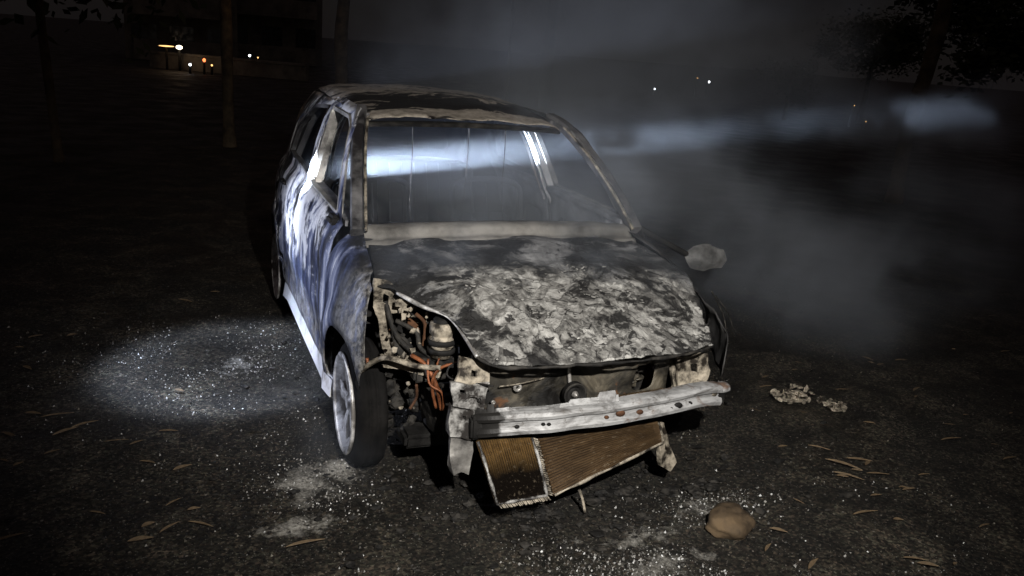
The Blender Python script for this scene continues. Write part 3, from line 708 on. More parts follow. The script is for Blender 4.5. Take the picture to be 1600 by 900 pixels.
# strut, brake disc, axle
V, F = lathe([(.001, .09), (.028, .09), (.03, .02), (.05, .015), (.05, -.0), (.026, -.005), (.024, -.16), (.001, -.16)], 18, 'z')
obj('suspension_strut', [Vector(v) + Vector((-.56, .09, .50)) for v in V], F, MT['bare'], car)
V, F = [], []
tubedata([(-.56 + .055 * math.cos(t * 1.2), .09 + .055 * math.sin(t * 1.2), .36 + .008 * t) for t in range(34)], .006, 6, 0, V, F); obj('coil_spring', V, F, MT['rust'], car)
tube('drive_shaft', [(-.66, .09, .28), (-.30, .1, .29), (.66, .09, .28)], .022, MT['black'], car, 10)
box('engine_block', (-.36, -.38, .30), (.40, -.02, .74), MT['char'], car, .03, .03)
box('gearbox', (-.50, -.30, .22), (-.30, .02, .46), MT['char'], car, .03, .03)
box('subframe', (-.60, -.20, .16), (.60, -.05, .22), MT['black'], car, .015, .01)
V, F = [], []
for i in range(60):
    lump(V, F, (random.uniform(-.33, .38), -.40 + random.uniform(-.02, .03), random.uniform(.46, .68)), (random.uniform(.015, .06), .03, random.uniform(.012, .05)), i + 40, .4, 2)
obj('engine_clutter', V, F, MT['front'], car, False)

# front crossmember panel behind the beam, with its washers and the horn
fp = lambda x, z: Vector((x, -.545 + .05 * (x / .5) ** 2, z)) + nvec((x, 0, z), 7, .014)
pn = panel('radiator_support', [(-.44, .47), (-.44, .685), (-.1, .672), (.42, .655), (.43, .46), (.2, .44), (.05, .455), (-.2, .425)], [rounded([(.24, .50), (.24, .60), (.36, .60), (.36, .50)], .03)], fp, .02, MT['front'], car, .004, (0, -1, 0))
def washer(px, py, y, r, m, parent):
    c = P(px, py, y); V, F = lathe([(r * .45, 0), (r * .45, -.008), (r, -.008), (r, .004), (r * .45, .004)], 18, 'y'); return obj('washer', [Vector(v) + c for v in V], F, m, parent)
washer(808, 605, -.55, .017, MT['bare'], pn); washer(953, 614, -.55, .013, MT['bare'], pn); washer(770, 628, -.56, .008, MT['bare'], pn); washer(848, 640, -.56, .007, MT['bare'], pn)
hc = P(897, 615, -.60)
V, F = lathe([(.001, -.012), (.011, -.014), (.013, -.006), (.016, .004), (.030, .006), (.034, -.012), (.043, -.016), (.047, -.008), (.047, .012), (.040, .02), (.018, .03), (.001, .03)], 30, 'y')
hr = obj('horn', [Vector(v) + hc for v in V], F, MT['black'], car)
V, F = lathe([(.0405, -.0165), (.0475, -.0165), (.0485, -.006), (.0415, -.010)], 30, 'y', close=True); obj('horn_rim', [Vector(v) + hc for v in V], F, MT['char'], hr)
V, F = lathe([(.0005, -.026), (.006, -.024), (.012, -.016), (.014, -.008)], 20, 'y'); obj('horn_cone', [Vector(v) + hc for v in V], F, MT['bare'], hr)
tube('horn_bracket', [hc + Vector((.0, .03, 0)), hc + Vector((-.01, .035, .06)), hc + Vector((-.02, .03, .12))], .008, MT['bare'], hr, 6, 4)
tube('latch_cable', [P(780, 604, -.56), P(810, 600, -.57), P(845, 592, -.56), P(850, 590, -.54)], .003, MT['beige'], car, 5, 5)

# side uprights
def upright(pts, y, dep, m, name='upright', warp=.004):
    a, b, c, d = [P(px, py, y) for px, py in pts]; V = [];
    return slab(name, [a, b, c, d], dep, m, car, 6, 10, warp)
u1 = pxpanel('rail_bracket', ((707, 598), (735, 601), (763, 599), (759, 622), (757, 640), (730, 636), (706, 638)), [((718, 609), (726, 609), (726, 616), (718, 616)), ((744, 608), (750, 608), (750, 613), (744, 613))], -.575, MT['steel'], car, .014, 1.5, .012, 4)
tube('bracket_swage', [P(728, 626, -.58), P(736, 619, -.59), P(748, 622, -.585), P(752, 630, -.58)], .005, MT['steel'], u1, 6, 4)
washer(748, 624, -.584, .008, MT['black'], u1)
pxpanel('rail_bracket', ((722, 556), (742, 560), (764, 572), (762, 604), (738, 598), (712, 600), (718, 580)), [((738, 574), (746, 576), (744, 586), (736, 584))], -.555, MT['beige'], car, .012, 2, .016, 4)
pxpanel('upright', ((704, 641), (742, 638), (740, 660), (739, 685), (720, 682), (703, 684)), [((724, 648), (730, 648), (729, 655))], -.572, MT['steel'], car, .05, 1.6, .012, 4)
pxpanel('upright', ((703, 686), (740, 687), (737, 712), (735, 741), (720, 740), (705, 746), (702, 715)), [], -.56, MT['bare'], car, .03, 1.8, .016, 4)
pxpanel('rail_bracket', ((1058, 556), (1106, 554), (1108, 580), (1101, 608), (1076, 606), (1060, 622)), [((1078, 570), (1090, 568), (1088, 584), (1078, 584))], -.50, MT['beige'], car, .014, 1.8, .016, 4)
pxpanel('rail_bracket', ((1050, 562), (1064, 558), (1066, 600), (1068, 642), (1054, 640)), [], -.47, MT['beige'], car, .02, 2, .014, 4)
pxpanel('upright', ((1018, 664), (1040, 660), (1046, 690), (1056, 722), (1048, 738), (1034, 732), (1028, 700)), [((1034, 672), (1038, 672), (1044, 704), (1039, 706))], lambda u, v: -.55 + (u - 1030) * .001, MT['beige'], car, .02, 2.0, .01, 4)
tube('rail_end', [P(1085, 600, -.50), P(1095, 606, -.53), P(1118, 610, -.59)], .026, MT['beige'], car, 8, 4)
tube('rail_end', [P(735, 655, -.40), P(745, 665, -.52), P(752, 668, -.59)], .034, MT['black'], car, 8, 4)

# bumper beam
bpx = ((744, 667, -.60), (770, 666, -.645), (820, 662, -.675), (880, 657, -.69), (940, 650, -.69), (1000, 641, -.68), (1060, 629, -.65), (1105, 620, -.615), (1128, 618, -.585))
path = catmull([P(px, py, y) for px, py, y in bpx], 7)
prof = [(-.055, .042), (-.012, .044), (.004, .040), (.010, .028), (.006, .016), (-.008, .010), (-.010, -.006), (.002, -.012), (.008, -.026), (.004, -.040), (-.012, -.046), (-.055, -.044)]
path = [p + Vector((0, .004 * mnoise.noise(p * 9), .004 * mnoise.noise(p * 7 + Vector((3, 3, 3))))) for p in path]
beam = sweep('bumper_beam', path, prof, MT['alu'], car, closed=False); solid(beam, .003, 0)
beam['label'] = 'bare aluminium bumper beam with brown heat stains'
# top flange with tabs
V, F = [], []
N = 90
for i in range(N + 1):
    t = i / N; k = t * .56 * (len(path) - 1); j = int(k); p = path[j].lerp(path[min(j + 1, len(path) - 1)], k - j)
    hgt = .012 + .016 * max(0, mnoise.noise(Vector((t * 7, 1.3, 0)))) + .020 * (abs(t - .93) < .05) + .018 * (abs(t - .22) < .035) - .010 * (.36 < t < .66) + .012 * (t > .72)
    V += [p + Vector((0, .020, .043)), p + Vector((0, .030, .043 + hgt))]
F = [(2 * i, 2 * i + 2, 2 * i + 3, 2 * i + 1) for i in range(N)]
solid(obj('mounting_flange', V, F, MT['alu'], beam, False), .003, 0)
# bolt holes (dark recessed plugs) and end caps
for px, py, rx in ((808, 667, .006), (849, 663, .005), (858, 663, .005), (948, 652, .006), (970, 646, .012), (1000, 644, .009), (1048, 638, .006), (1060, 634, .012), (1078, 630, .007)):
    k = min(range(len(path)), key=lambda i: abs((path[i] - P(px, py, path[i].y)).x)); y = path[k].y
    c = P(px, py, y - .004); V, F = lathe([(.0005, -.0035), (rx, -.0035), (rx * 1.1, .004)], 12, 'y'); obj('bolt_hole', [Vector((v[0] * 1.5, v[1], v[2])) + c for v in V], F, MT['black'] if px < 940 or px > 1020 else MT['rust'], beam)
e = path[-1]
V, F = [], []; lump(V, F, e + Vector((.012, .015, .030)), (.032, .035, .022), 3, .2, 2); obj('end_cap', V, F, MT['alu'], beam)
box('end_bracket', e + Vector((-.02, -.0, -.04)), e + Vector((.018, .06, .02)), MT['black'], beam, .004)
e = path[0]; box('end_bracket', e + Vector((-.02, -.012, -.048)), e + Vector((.055, .05, .035)), MT['black'], beam, .008, .006)

# fallen condenser and radiator
def core(name, quad, y, mat, nf, along, edge_mat, parent, fin=.0035, skip=()):
    q = [P(px, py, yy) for (px, py), yy in zip(quad, y)]
    a, b, c, d = q; nrm = (b - a).cross(d - a).normalized()
    if nrm.y > 0: nrm = -nrm
    if along == 'v': o = slab(name, q, .018, mat, parent, nf * 2, 14, .003, lambda i, j: nrm * (.006 + fin * (i % 2)))
    else: o = slab(name, q, .018, mat, parent, 16, nf * 2, .003, lambda i, j: nrm * (.006 + fin * (j % 2)))
    for k, (p0, p1) in enumerate(((a, b), (b, c), (d, c), (a, d))):
        if k == 0 or k in skip: continue
        pp = [p0.lerp(p1, t) + nrm * .017 + nvec(p0.lerp(p1, t), 14, .004) for t in np.linspace(0, 1, 9)]
        tube('end_tank', pp, lambda t: .0060 + .003 * math.sin(23 * t + k) * math.sin(9 * t), edge_mat, o, 6)
    return o, q, nrm
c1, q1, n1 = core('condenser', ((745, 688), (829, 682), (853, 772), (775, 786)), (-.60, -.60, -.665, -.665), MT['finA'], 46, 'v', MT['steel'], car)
c2, q2, n2 = core('radiator', ((838, 684), (1025, 660), (1033, 690), (862, 772)), (-.585, -.55, -.56, -.63), MT['finB'], 52, 'h', MT['beige'], car, .0022, (3,))
# comb of bent fin tabs down the joint and along the bottom
V, F = [], []
def comb(p0, p1, n_, L, nr, sd):
    for i in range(n_):
        p = p0.lerp(p1, (i + .5) / n_); w = (p1 - p0) / n_ * random.uniform(.25, .42); u = sd * L * random.uniform(.85, 1.05) + (p1 - p0).normalized() * L * .35 + nr * .012 * random.uniform(.2, 1.4); b0 = len(V)
        V.extend([p - w, p + w, p + w + u, p - w + u]); F.append((b0, b0 + 1, b0 + 2, b0 + 3))
comb(q1[1] + n1 * .012, q1[2] + n1 * .012, 26, .020, n1, Vector((1, 0, 0)))
comb(q1[3] + n1 * .012, q1[2] + n1 * .012, 26, .020, n1, (q1[3] - q1[0]).normalized())
solid(obj('fin_tabs', V, F, MT['beige'], c1, False), .0012)
pg = slab('loose_fin_pack', [P(960, 618, -.575), P(1036, 606, -.555), P(1046, 628, -.56), P(940, 640, -.59)], .012, MT['finB'], car, 8, 4, .004)
tube('drip_tube', [P(905, 765, -.60), P(910, 780, -.60), P(914, 800, -.61)], .006, MT['beige'], car, 6, 3)

# right-hand front corner: sooty fender stub strips curling out
for pts in (((1118, 462), (1138, 490), (1148, 525)), ((1112, 455), (1130, 492), (1136, 530))):
    tube('trim_wire', [P(x, y, -.25) for x, y in pts], .0035, MT['char'], car, 5, 6)
# door mirror, melted, on the far front door
mc = at(1100, 404, 'y', .42)
mi = pxpanel('mirror', ((1068, 396), (1084, 384), (1108, 382), (1128, 388), (1137, 404), (1128, 418), (1100, 425), (1078, 418)), [], lambda u, v: .40 + .05 * (((u - 1102) / 34) ** 2 + ((v - 403) / 21) ** 2), MT['mirror'], car, .05, 1.5, .01)
mi['label'] = 'ashen pale melted door mirror'
tube('mirror_arm', [mc + Vector((-.06, .02, .0)), mc + Vector((-.16, .04, .05)), Vector((.745, .50, .97))], .016, MT['black'], mi, 8, 4)
bx_ = at(548, 352, 'x', -.77)
box('mirror_base', (-.80, .50, .965), (-.755, .60, 1.005), MT['black'], car, .012, .01)

# wheels
def wheel_meshes():
    V, F = lathe([(.205, -.070), (.222, -.080), (.240, -.082), (.262, -.074), (.284, -.05), (.286, -.034), (.279, -.030), (.279, -.024), (.287, -.020), (.288, -.002), (.280, .002), (.280, .008), (.287, .012), (.284, .034), (.270, .052), (.225, .06), (.205, .055), (.190, .045), (.190, -.06)], 56, 'x', close=True)
    V = [Vector(v) + Vector((nvec(v, 9, .006))) for v in V]; ty = (V, F)
    V, F = lathe([(.226, -.083), (.230, -.092), (.220, -.098), (.204, -.090), (.196, -.070), (.176, -.058), (.172, .05), (.196, .052), (.202, .060), (.200, .055), (.178, .045), (.184, -.050), (.206, -.070)], 56, 'x', close=True)
    for k in range(5):
        for da in (-.13, .13):
            a = 2 * math.pi * k / 5; c = lambda r, t, h: Vector((h, r * math.cos(a + t), r * math.sin(a + t))); b0 = len(V)
            for r, h, w in ((.045, -.064, .016), (.12, -.074, .013), (.192, -.070, .012)):
                t = da * (r / .19) ** .5
                p = c(r, t, h); q = Vector((0, -math.sin(a + t), math.cos(a + t)))
                V += [p - q * w, p + q * w, p + q * w + Vector((.022, 0, 0)), p - q * w + Vector((.022, 0, 0))]
            for i in range(2):
                for m in range(4): F.append((b0 + 4 * i + m, b0 + 4 * i + (m + 1) % 4, b0 + 4 * i + 4 + (m + 1) % 4, b0 + 4 * i + 4 + m))
    lathe([(.001, -.072), (.03, -.074), (.036, -.066), (.055, -.064), (.058, -.03), (.058, .03), (.001, .03)], 24, 'x', V, F)
    rm = (V, F)
    V, F = lathe([(.03, -.01), (.125, -.01), (.125, .012), (.03, .012)], 36, 'x', close=True); dk = (V, F)
    out = []
    for nm, (V, F), m in (('tyre', ty, 'tyre'), ('rim', rm, 'rim'), ('brake_disc', dk, 'rust')):
        me = bpy.data.meshes.new(nm); me.from_pydata([tuple(v) for v in V], [], F); me.materials.append(MT[m]); me.polygons.foreach_set('use_smooth', [True] * len(me.polygons)); out.append((nm, me))
    return out
WM = wheel_meshes()
for s in (-1, 1):
    for y in (.09, 2.43):
        holder = None
        for nm, me in WM:
            nm2 = 'wheel' if nm == 'tyre' else nm
            o = bpy.data.objects.new('wheel' if nm == 'tyre' else nm, me); C.objects.link(o)
            o.location = (s * (.715 if y < 1 else .74), y, .268); o.scale = (.97,) * 3 if nm == 'tyre' else (1, 1, 1); o.rotation_euler = (0, 0, 0 if s < 0 else math.pi)
            if nm == 'tyre': hang(o, car); holder = o
            else: o.scale = (.97,) * 3
            if nm == 'tyre': pass
            else:
                if nm == 'brake_disc': o.location.x -= s * .05
                hang(o, holder)

# ---------------------------------------------------------------- debris round the car
V, F = [], []
for i in range(1900):
    x = random.gauss(.05, .60); y = random.uniform(-.85, 1.7)
    if y > .2 and random.random() < .6: continue
    r = abs(random.gauss(0, .007)) + .002
    lump(V, F, (x, y, -.006 + r * .2), (r * random.uniform(.8, 2.2), r * random.uniform(.7, 1.3), r * random.uniform(.3, .9)), i, .7, 1)
for i in range(45):
    x = random.uniform(-.55, .75); y = random.uniform(-.60, -.1); r = random.uniform(.012, .03)
    lump(V, F, (x, y, r * .15), (r * 1.3, r, r * .55), i + 900, .8, 2)
tag(obj('charred_debris', V, F, MT['char'], None, False), 'heap of charred black debris under the car front', 'debris', kind='stuff')
V, F = [], []
def grit(n, fx, fy, lo, hi, keep=None):
    for _ in range(n):
        x, y = fx(), fy()
        if keep and not keep(x, y): continue
        r = lo + (hi - lo) * random.random() ** 4; b0 = len(V); c = Vector((x, y, -.010 + r * .6 + .010 * mnoise.fractal(Vector((x, y, 0)) * 2.2, 1, 2, 5)))
        A = [Vector((random.gauss(0, 1), random.gauss(0, 1), random.gauss(0, .7))).normalized() * r * random.uniform(.6, 1.2) for _ in range(4)]
        V.extend([c + Vector((r, 0, -r * .5)) + A[0] * .3, c + Vector((-r * .6, r * .8, -r * .5)) + A[1] * .3, c + Vector((-r * .6, -r * .8, -r * .5)) + A[2] * .3, c + Vector((0, 0, r)) + A[3] * .5])
        F.extend([(b0, b0 + 1, b0 + 3), (b0 + 1, b0 + 2, b0 + 3), (b0 + 2, b0, b0 + 3), (b0, b0 + 2, b0 + 1)])
grit(9000, lambda: random.uniform(-2.6, 3.2), lambda: random.uniform(-1.9, 2.4), .0012, .008, lambda x, y: mnoise.fractal(Vector((x, y, 9)) * 1.7, 1, 2, 4) > random.uniform(-.5, .5))
tag(obj('gravel', V, F, MT['pebble'], None, False), 'loose grit strewn over the dark ground', 'gravel', kind='stuff')
V, F = [], []
clus = lambda x, y: mnoise.fractal(Vector((x, y, 5)) * 2.6, 1, 2, 4) > .08
grit(5200, lambda: random.gauss(.10, .62), lambda: random.gauss(-.95, .22), .0010, .0062, lambda x, y: mnoise.fractal(Vector((x, y, 5)) * 2.6, 1, 2, 4) > random.uniform(-.1, .3))
grit(900, lambda: random.gauss(.16, .20), lambda: random.gauss(-1.02, .10), .0010, .007, clus)
grit(900, lambda: random.gauss(.66, .16), lambda: random.gauss(-.66, .08), .0010, .007)
grit(7000, lambda: random.gauss(-1.25, .40), lambda: random.gauss(1.25, .45), .0010, .0062, lambda x, y: mnoise.fractal(Vector((x, y, 5)) * 2.6, 1, 2, 4) > random.uniform(-.3, .25))
grit(1400, lambda: random.gauss(-.95, .16), lambda: random.gauss(-.1, .20), .0008, .006)
grit(2500, lambda: random.uniform(-1.6, 1.6), lambda: random.uniform(-1.5, 1.0), .0010, .006, clus)
tag(obj('ash_crumbs', V, F, MT['crumb'], None, False), 'white ash and glass crumbs scattered round the burnt car', 'ash', kind='stuff')
# rock and two clods of ash right of the car
V, F = [], []; c = at(1146, 832, 'z', 0)
lump(V, F, Vector((c.x, c.y + .03, .028)), (.098, .085, .064), 14, .22, 4)
V = [v + nvec(v, 28, .006) + nvec(v, 70, .0022) for v in V]
for v in V: v.z = max(v.z, -.012)
tag(obj('rock', V, F, MT['rock']), 'rounded brown rock on the ground before the car', 'rock')
for (px, py, r, lb, sd) in ((1238, 622, .075, 'larger clod of pale ash lying right of the car', 21), (1306, 638, .048, 'smaller broken clod of pale ash lying farther from the car', 27)):
    c = at(px, py, 'z', 0); V, F = [], []
    lump(V, F, c + Vector((0, 0, .004)), (r * 1.15, r * .9, .010), sd, .4, 3)
    for i in range(34): lump(V, F, c + Vector((random.gauss(0, .6) * r, random.gauss(0, .5) * r, .006 + .5 * r * random.random())), (r * random.uniform(.08, .40), r * random.uniform(.08, .3), r * random.uniform(.06, .28)), sd + i, .9, 2)
    tag(obj('ash_clod', V, F, MT['beige'], None, False), lb, 'ash clod')
# fallen leaves
def leaf_mesh(L, w, curl, bend):
    V, F = [], []; N = 9
    for i in range(N + 1):
        t = i / N; ww = w * math.sin(math.pi * min(1, t * 1.02)) ** .8 * (1 - .35 * t) + .0006
        x = (t - .5) * L; y = bend * math.sin(math.pi * t); z = .008 + curl * L * L * (t - .5) ** 2
        V += [(x, y - ww, z + ww * .5), (x, y, z), (x, y + ww, z + ww * .5)]
    for i in range(N):
        for k in (0, 1): a = 3 * i + k; F.append((a, a + 1, a + 4, a + 3))
    me = bpy.data.meshes.new('dry_leaf'); me.from_pydata(V, [], F); me.materials.append(MT['leaf']); return me
LM = [leaf_mesh(.11, .010, .6, .005), leaf_mesh(.14, .009, .4, .008), leaf_mesh(.08, .012, 1.2, .003), leaf_mesh(.055, .013, 4, .004)]
def leaf(px, py, rz, k, sc, label, group):
    c = at(px, py, 'z', 0); o = bpy.data.objects.new('dry_leaf', LM[k]); C.objects.link(o); o.location = (c.x, c.y, -.004); o.rotation_euler = (random.uniform(-.2, .2), random.uniform(-.04, .04), rz); o.scale = (sc,) * 3
    solid(o, .0008); tag(o, label, 'leaf', group)
for px, py, rz, k, sc, lb in ((1318, 728, -.9, 1, 1.25, 'longest dry leaf of the bundle right of the rock'), (1342, 720, -.55, 0, 1.1, 'tan dry leaf lying across the bundle top right of the rock'), (1325, 745, -.75, 1, 1.0, 'lowest dry leaf of the bundle right of the rock'), (1372, 742, -.35, 0, 1.0, 'dry leaf pointing away from the bundle right of the rock'),
                              (1450, 884, -.6, 2, 1.0, 'short curled tan leaf at the bottom edge far right of the rock'), (220, 845, 0, 2, 1.1, 'wide orange brown leaf on the ground at bottom left'), (232, 822, .5, 3, 1.0, 'crumpled orange leaf just above the wide brown leaf'), (132, 664, .5, 1, .9, 'bent pale leaf left of the lit ring on the ground'), (90, 650, .2, 1, 1.0, 'long straw leaf farthest left beside the lit ring'), (478, 852, .1, 0, 1.3, 'pale flat leaf on the ash streak before the front wheel'),
                              (280, 612, -.6, 3, 1.0, 'small curled orange leaf inside the lit ring'), (1270, 882, .5, 0, .9, 'slim pale leaf at the bottom edge below the rock'), (1200, 856, .6, 0, .7, 'slim tan leaf just below the rock')):
    leaf(px, py, rz, k, sc, lb, 'fallen leaves near the rock and the lit ring')
for i in range(24):
    while True:
        px, py = random.uniform(5, 400), random.uniform(420, 880)
        if not (px > 150 and 480 < py < 670): break
    leaf(px, py, random.uniform(-.9, .9), random.randrange(4), random.uniform(.6, 1.1), 'dry leaf strewn on the ground left of the car', 'leaves on the left ground')
for i in range(40):
    px, py = random.uniform(1180, 1595), random.uniform(480, 890)
    leaf(px, py, random.uniform(-1.2, .6), random.randrange(4), random.uniform(.5, 1.0), 'dry leaf strewn on the ground right of the car', 'leaves on the right ground')

# ---------------------------------------------------------------- background
def tree(name, base, h, r0, r1, lean, label, crown=None, fork=True, group=None, nleaf=1500):
    t = thing(name, label, 'tree', base, group)
    b = Vector(base); tops = b + Vector((lean[0], lean[1], h))
    pts = [b + Vector((0, 0, -.2))] + [b.lerp(tops, k / 6) + Vector((mnoise.noise(b + Vector((k, 0, 0))) * .02 * h, mnoise.noise(b + Vector((0, k, 0))) * .02 * h, 0)) for k in range(1, 7)]
    V, F = tubedata(pts, lambda q: lerp(r0, r1, q) * (1 + .05 * math.sin(40 * q)) + r0 * .5 * max(0, .05 - q) / .05, 14, 5)
    V = [v + nvec(v, 4, r0 * .12) for v in V]
    tr = obj('trunk', V, F, MT['bark'], t)
    V, F = [], []; ends = []
    for k in range(7):
        a = random.uniform(0, 6.28); q = random.uniform(.55, .98); p = pts[0].lerp(pts[-1], q); L = h * random.uniform(.12, .28)
        e_ = p + Vector((math.cos(a) * L, math.sin(a) * L, L * .7)); tubedata([p, p.lerp(e_, .5) + Vector((0, 0, .05 * L)), e_], lambda z: r1 * (.6 - .45 * z), 6, 4, V, F); ends.append(e_)
    obj('limbs', V, F, MT['bark'], t)
    if crown:
        (cx, cy, cz), rr = crown; V, F = [], []; cc = b + Vector((cx, cy, cz))
        cl = [(cc + Vector((random.uniform(-1, 1) * rr[0], random.uniform(-1, 1) * rr[1], random.uniform(-1, 1) * rr[2])) * .75, random.uniform(.25, .5) * min(rr)) for _ in range(26)]
        for i in range(nleaf):
            o_, q = random.choice(cl); d = Vector((random.gauss(0, 1), random.gauss(0, 1), random.gauss(0, .8))) * q * .6; p = o_ + d
            u = Vector((random.gauss(0, 1), random.gauss(0, 1), random.gauss(0, 1))).normalized(); w = u.orthogonal(); s_ = min(rr) * random.uniform(.022, .05); b0 = len(V)
            V.extend([p - u * s_ * 1.6, p + w * s_ * .6, p + u * s_ * 1.6, p - w * s_ * .6]); F.append((b0, b0 + 1, b0 + 2, b0 + 3))
        obj('crown', V, F, MT['foliage'], t, False)
    return t
c = at(358, 165, 'y', 11); c.z = 0
tree('tree', c, 9, .092, .06, (-.05, .4, 0), 'slim bare trunk behind the car, lit dull orange on the left', ((.2, .3, 8.5), (2, 2, 1.6)))
c = at(540, 120, 'y', 14); c.z = 0
tree('tree', c, 10, .13, .09, (-.2, .3, 0), 'thick dark trunk rising behind the car roof', ((.0, .3, 9.0), (2.2, 2, 1.6)))
c = at(855, 120, 'y', 15); c.z = 0
tree('tree', c, 10, .15, .10, (.15, .3, 0), 'dark trunk half hidden by the smoke above the roof', ((.0, .3, 9.5), (2.2, 2, 1.6)))
c = at(90, 200, 'y', 9); c.z = 0
tree('tree', c, 6, .06, .04, (-.3, .2, 0), 'leafy dark tree at the far left with drooping crown', ((-.6, -.3, 3.5), (2.2, 1.6, 1.6)), nleaf=5200)
c = at(1428, 150, 'y', 6.5); c.z = 0
tree('tree', c, 7, .115, .09, (.9, .2, 0), 'tall trunk at the right with dark leaves hanging beside it', ((1.9, .6, 3.0), (1.6, 1.2, 1.9)), nleaf=16000)
c = at(1345, 175, 'y', 24); c.z = 0
tree('tree', c, 3.0, .12, .06, (.2, 0, 0), 'broad round tree silhouetted behind the smoke on the right', ((0, 0, 3.0), (2.3, 2.0, 1.25)), nleaf=9000)
c = at(1225, 185, 'y', 24); c.z = 0
tree('tree', c, 1.6, .10, .05, (.1, 0, 0), 'low dark bush beside the broad round tree on the right', ((0, 0, 1.4), (1.5, 1.2, .9)), nleaf=2600)
# thin pole behind the roof
c = at(793, 130, 'y', 13); c.z = 0
lp = thing('utility_pole', 'thin upright pole behind the car roof', 'pole', c)
tube('shaft', [c + Vector((0, 0, -.1)), c + Vector((.02, 0, 7))], .035, MT['concrete'], lp, 10)
tube('base_collar', [c + Vector((0, 0, -.05)), c + Vector((0, 0, .25))], .06, MT['concrete'], lp, 10)
tube('cross_arm', [c + Vector((-.5, 0, 6.7)), c + Vector((.5, 0, 6.7))], .025, MT['concrete'], lp, 8)
# apartment blocks and boundary wall at the far left
def block(px, py, y, w, d, h, floors, bays, label):
    c = at(px, py, 'y', y); b = thing('apartment_building', label, 'building', (c.x, c.y, 0))
    bm = bmesh.new(); boxbm(bm, (c.x - w / 2, y, -.2), (c.x + w / 2, y + d, h)); wl = bmobj('wall', bm, MT['concrete'], b)
    bm = bmesh.new(); boxbm(bm, (c.x - w / 2 - .2, y - .2, h + .003), (c.x + w / 2 + .2, y + d + .2, h + .35)); bmobj('roof', bm, MT['concrete'], b)
    fh = h / floors
    for f in range(floors):
        z = f * fh
        bm = bmesh.new(); boxbm(bm, (c.x - w * .42, y - 1.1, z + .02), (c.x + w * .42, y - .003, z + .2)); boxbm(bm, (c.x - w * .42, y - 1.1, z + .203), (c.x + w * .42, y - 1.0, z + 1.05)); bmobj('balcony', bm, MT['concrete'], b)
        for k in range(bays):
            x0 = c.x - w / 2 + w * (k + .5) / bays; bm = bmesh.new(); boxbm(bm, (x0 - .6, y - .03, z + fh * .36), (x0 + .6, y + .02, z + fh * .80)); wn = bmobj('window', bm, MT['window'], b)
            bm = bmesh.new(); boxbm(bm, (x0 - .7, y - .06, z + fh * .31), (x0 + .7, y - .033, z + fh * .35)); bmobj('sill', bm, MT['concrete'], wn)
    return b
block(285, 60, 46, 5.5, 6, 6.6, 3, 3, 'dim apartment block with balconies left of the slim trunk')
block(425, 60, 52, 6.0, 6, 5.4, 2, 3, 'dim lower block with balconies right of the slim trunk')
p0 = at(236, 72, 'y', 38); p1 = at(480, 107, 'y', 33)
V = []; F = []
bwl = thing('boundary_wall', 'long low wall crossing behind the slim trunk, dimly lit', 'wall', (p0.x, p0.y, 0))
q = [Vector((p0.x + (p1.x - p0.x) * t, p0.y + (p1.y - p0.y) * t, 0)) for t in np.linspace(0, 1, 8)]
zt_ = max(.3, (p0.z + p1.z) / 2)
sweep('wall_body', [v + Vector((0, 0, zt_ / 2 - .1)) for v in q], [(-.12, -zt_ / 2), (.12, -zt_ / 2), (.12, zt_ / 2), (-.12, zt_ / 2)], MT['concrete'], bwl)
sweep('coping', [v + Vector((0, 0, zt_ - .06)) for v in q], [(-.17, -.035), (.17, -.035), (.17, .05), (-.17, .05)], MT['concrete'], bwl)
# lamps far away
def lamp(px, py, y, size, m, label, long=1.0):
    c = at(px, py, 'y', y); t = thing('distant_lamp', label, 'lamp', (c.x, c.y, 0), 'lit lamps far behind the car')
    tube('lamp_post', [(c.x, c.y + .1, -.3), (c.x, c.y + .1, max(c.z, .2))], .05, MT['black'], t, 6)
    V, F = [], []; lump(V, F, c, (size * long, size * .6, size), 1, .1, 2); obj('lamp_head', V, F, MT[m], t)
lamp(280, 74, 36, .085, 'lampw', 'bright warm lamp on the wall farthest left', 1.5)
lamp(260, 72, 36.4, .028, 'lampo', 'dim elongated lamp just left of the bright warm lamp', 11)
lamp(297, 101, 34, .05, 'lampc', 'small white lamp below the bright warm lamp')
lamp(319, 94, 34, .075, 'lampr', 'red lamp between two white lamps left of the slim trunk', .8)
lamp(331, 102, 34, .04, 'lampo', 'tiny orange lamp right of the red lamp')
lamp(390, 87, 40, .055, 'lampc', 'white lamp just right of the slim trunk')
lamp(403, 90, 40, .035, 'lampo', 'faint orange lamp paired with the white lamp right of the slim trunk')
lamp(1023, 139, 40, .05, 'lampc', 'white lamp seen through the smoke right of the roof')
lamp(1108, 128, 40, .07, 'lampc', 'brighter white lamp seen through the smoke farther right')
lamp(1090, 122, 40, .014, 'lampo', 'faint lamp just left of the brighter white lamp', 5)
lamp(1335, 165, 22, .018, 'lampo', 'tiny lamp below the broad round tree')
lamp(1353, 190, 21, .018, 'lampo', 'tiny low lamp under the broad round tree near the blue smoke')
gl = bpy.data.lights.new('yard_lamp', 'POINT'); gl.energy = 7; gl.color = (1, .62, .34); gl.shadow_soft_size = .1
go = bpy.data.objects.new('yard_lamp', gl); C.objects.link(go); go.location = at(278, 70, 'y', 35.5)
gl2 = bpy.data.lights.new('trunk_light', 'POINT'); gl2.energy = 3.5; gl2.color = (1, .62, .32); gl2.shadow_soft_size = .1  # unseen light added close to the slim trunk to brighten it
go2 = bpy.data.objects.new('trunk_light', gl2); C.objects.link(go2); go2.location = (-0.10, 10.2, 3.0)

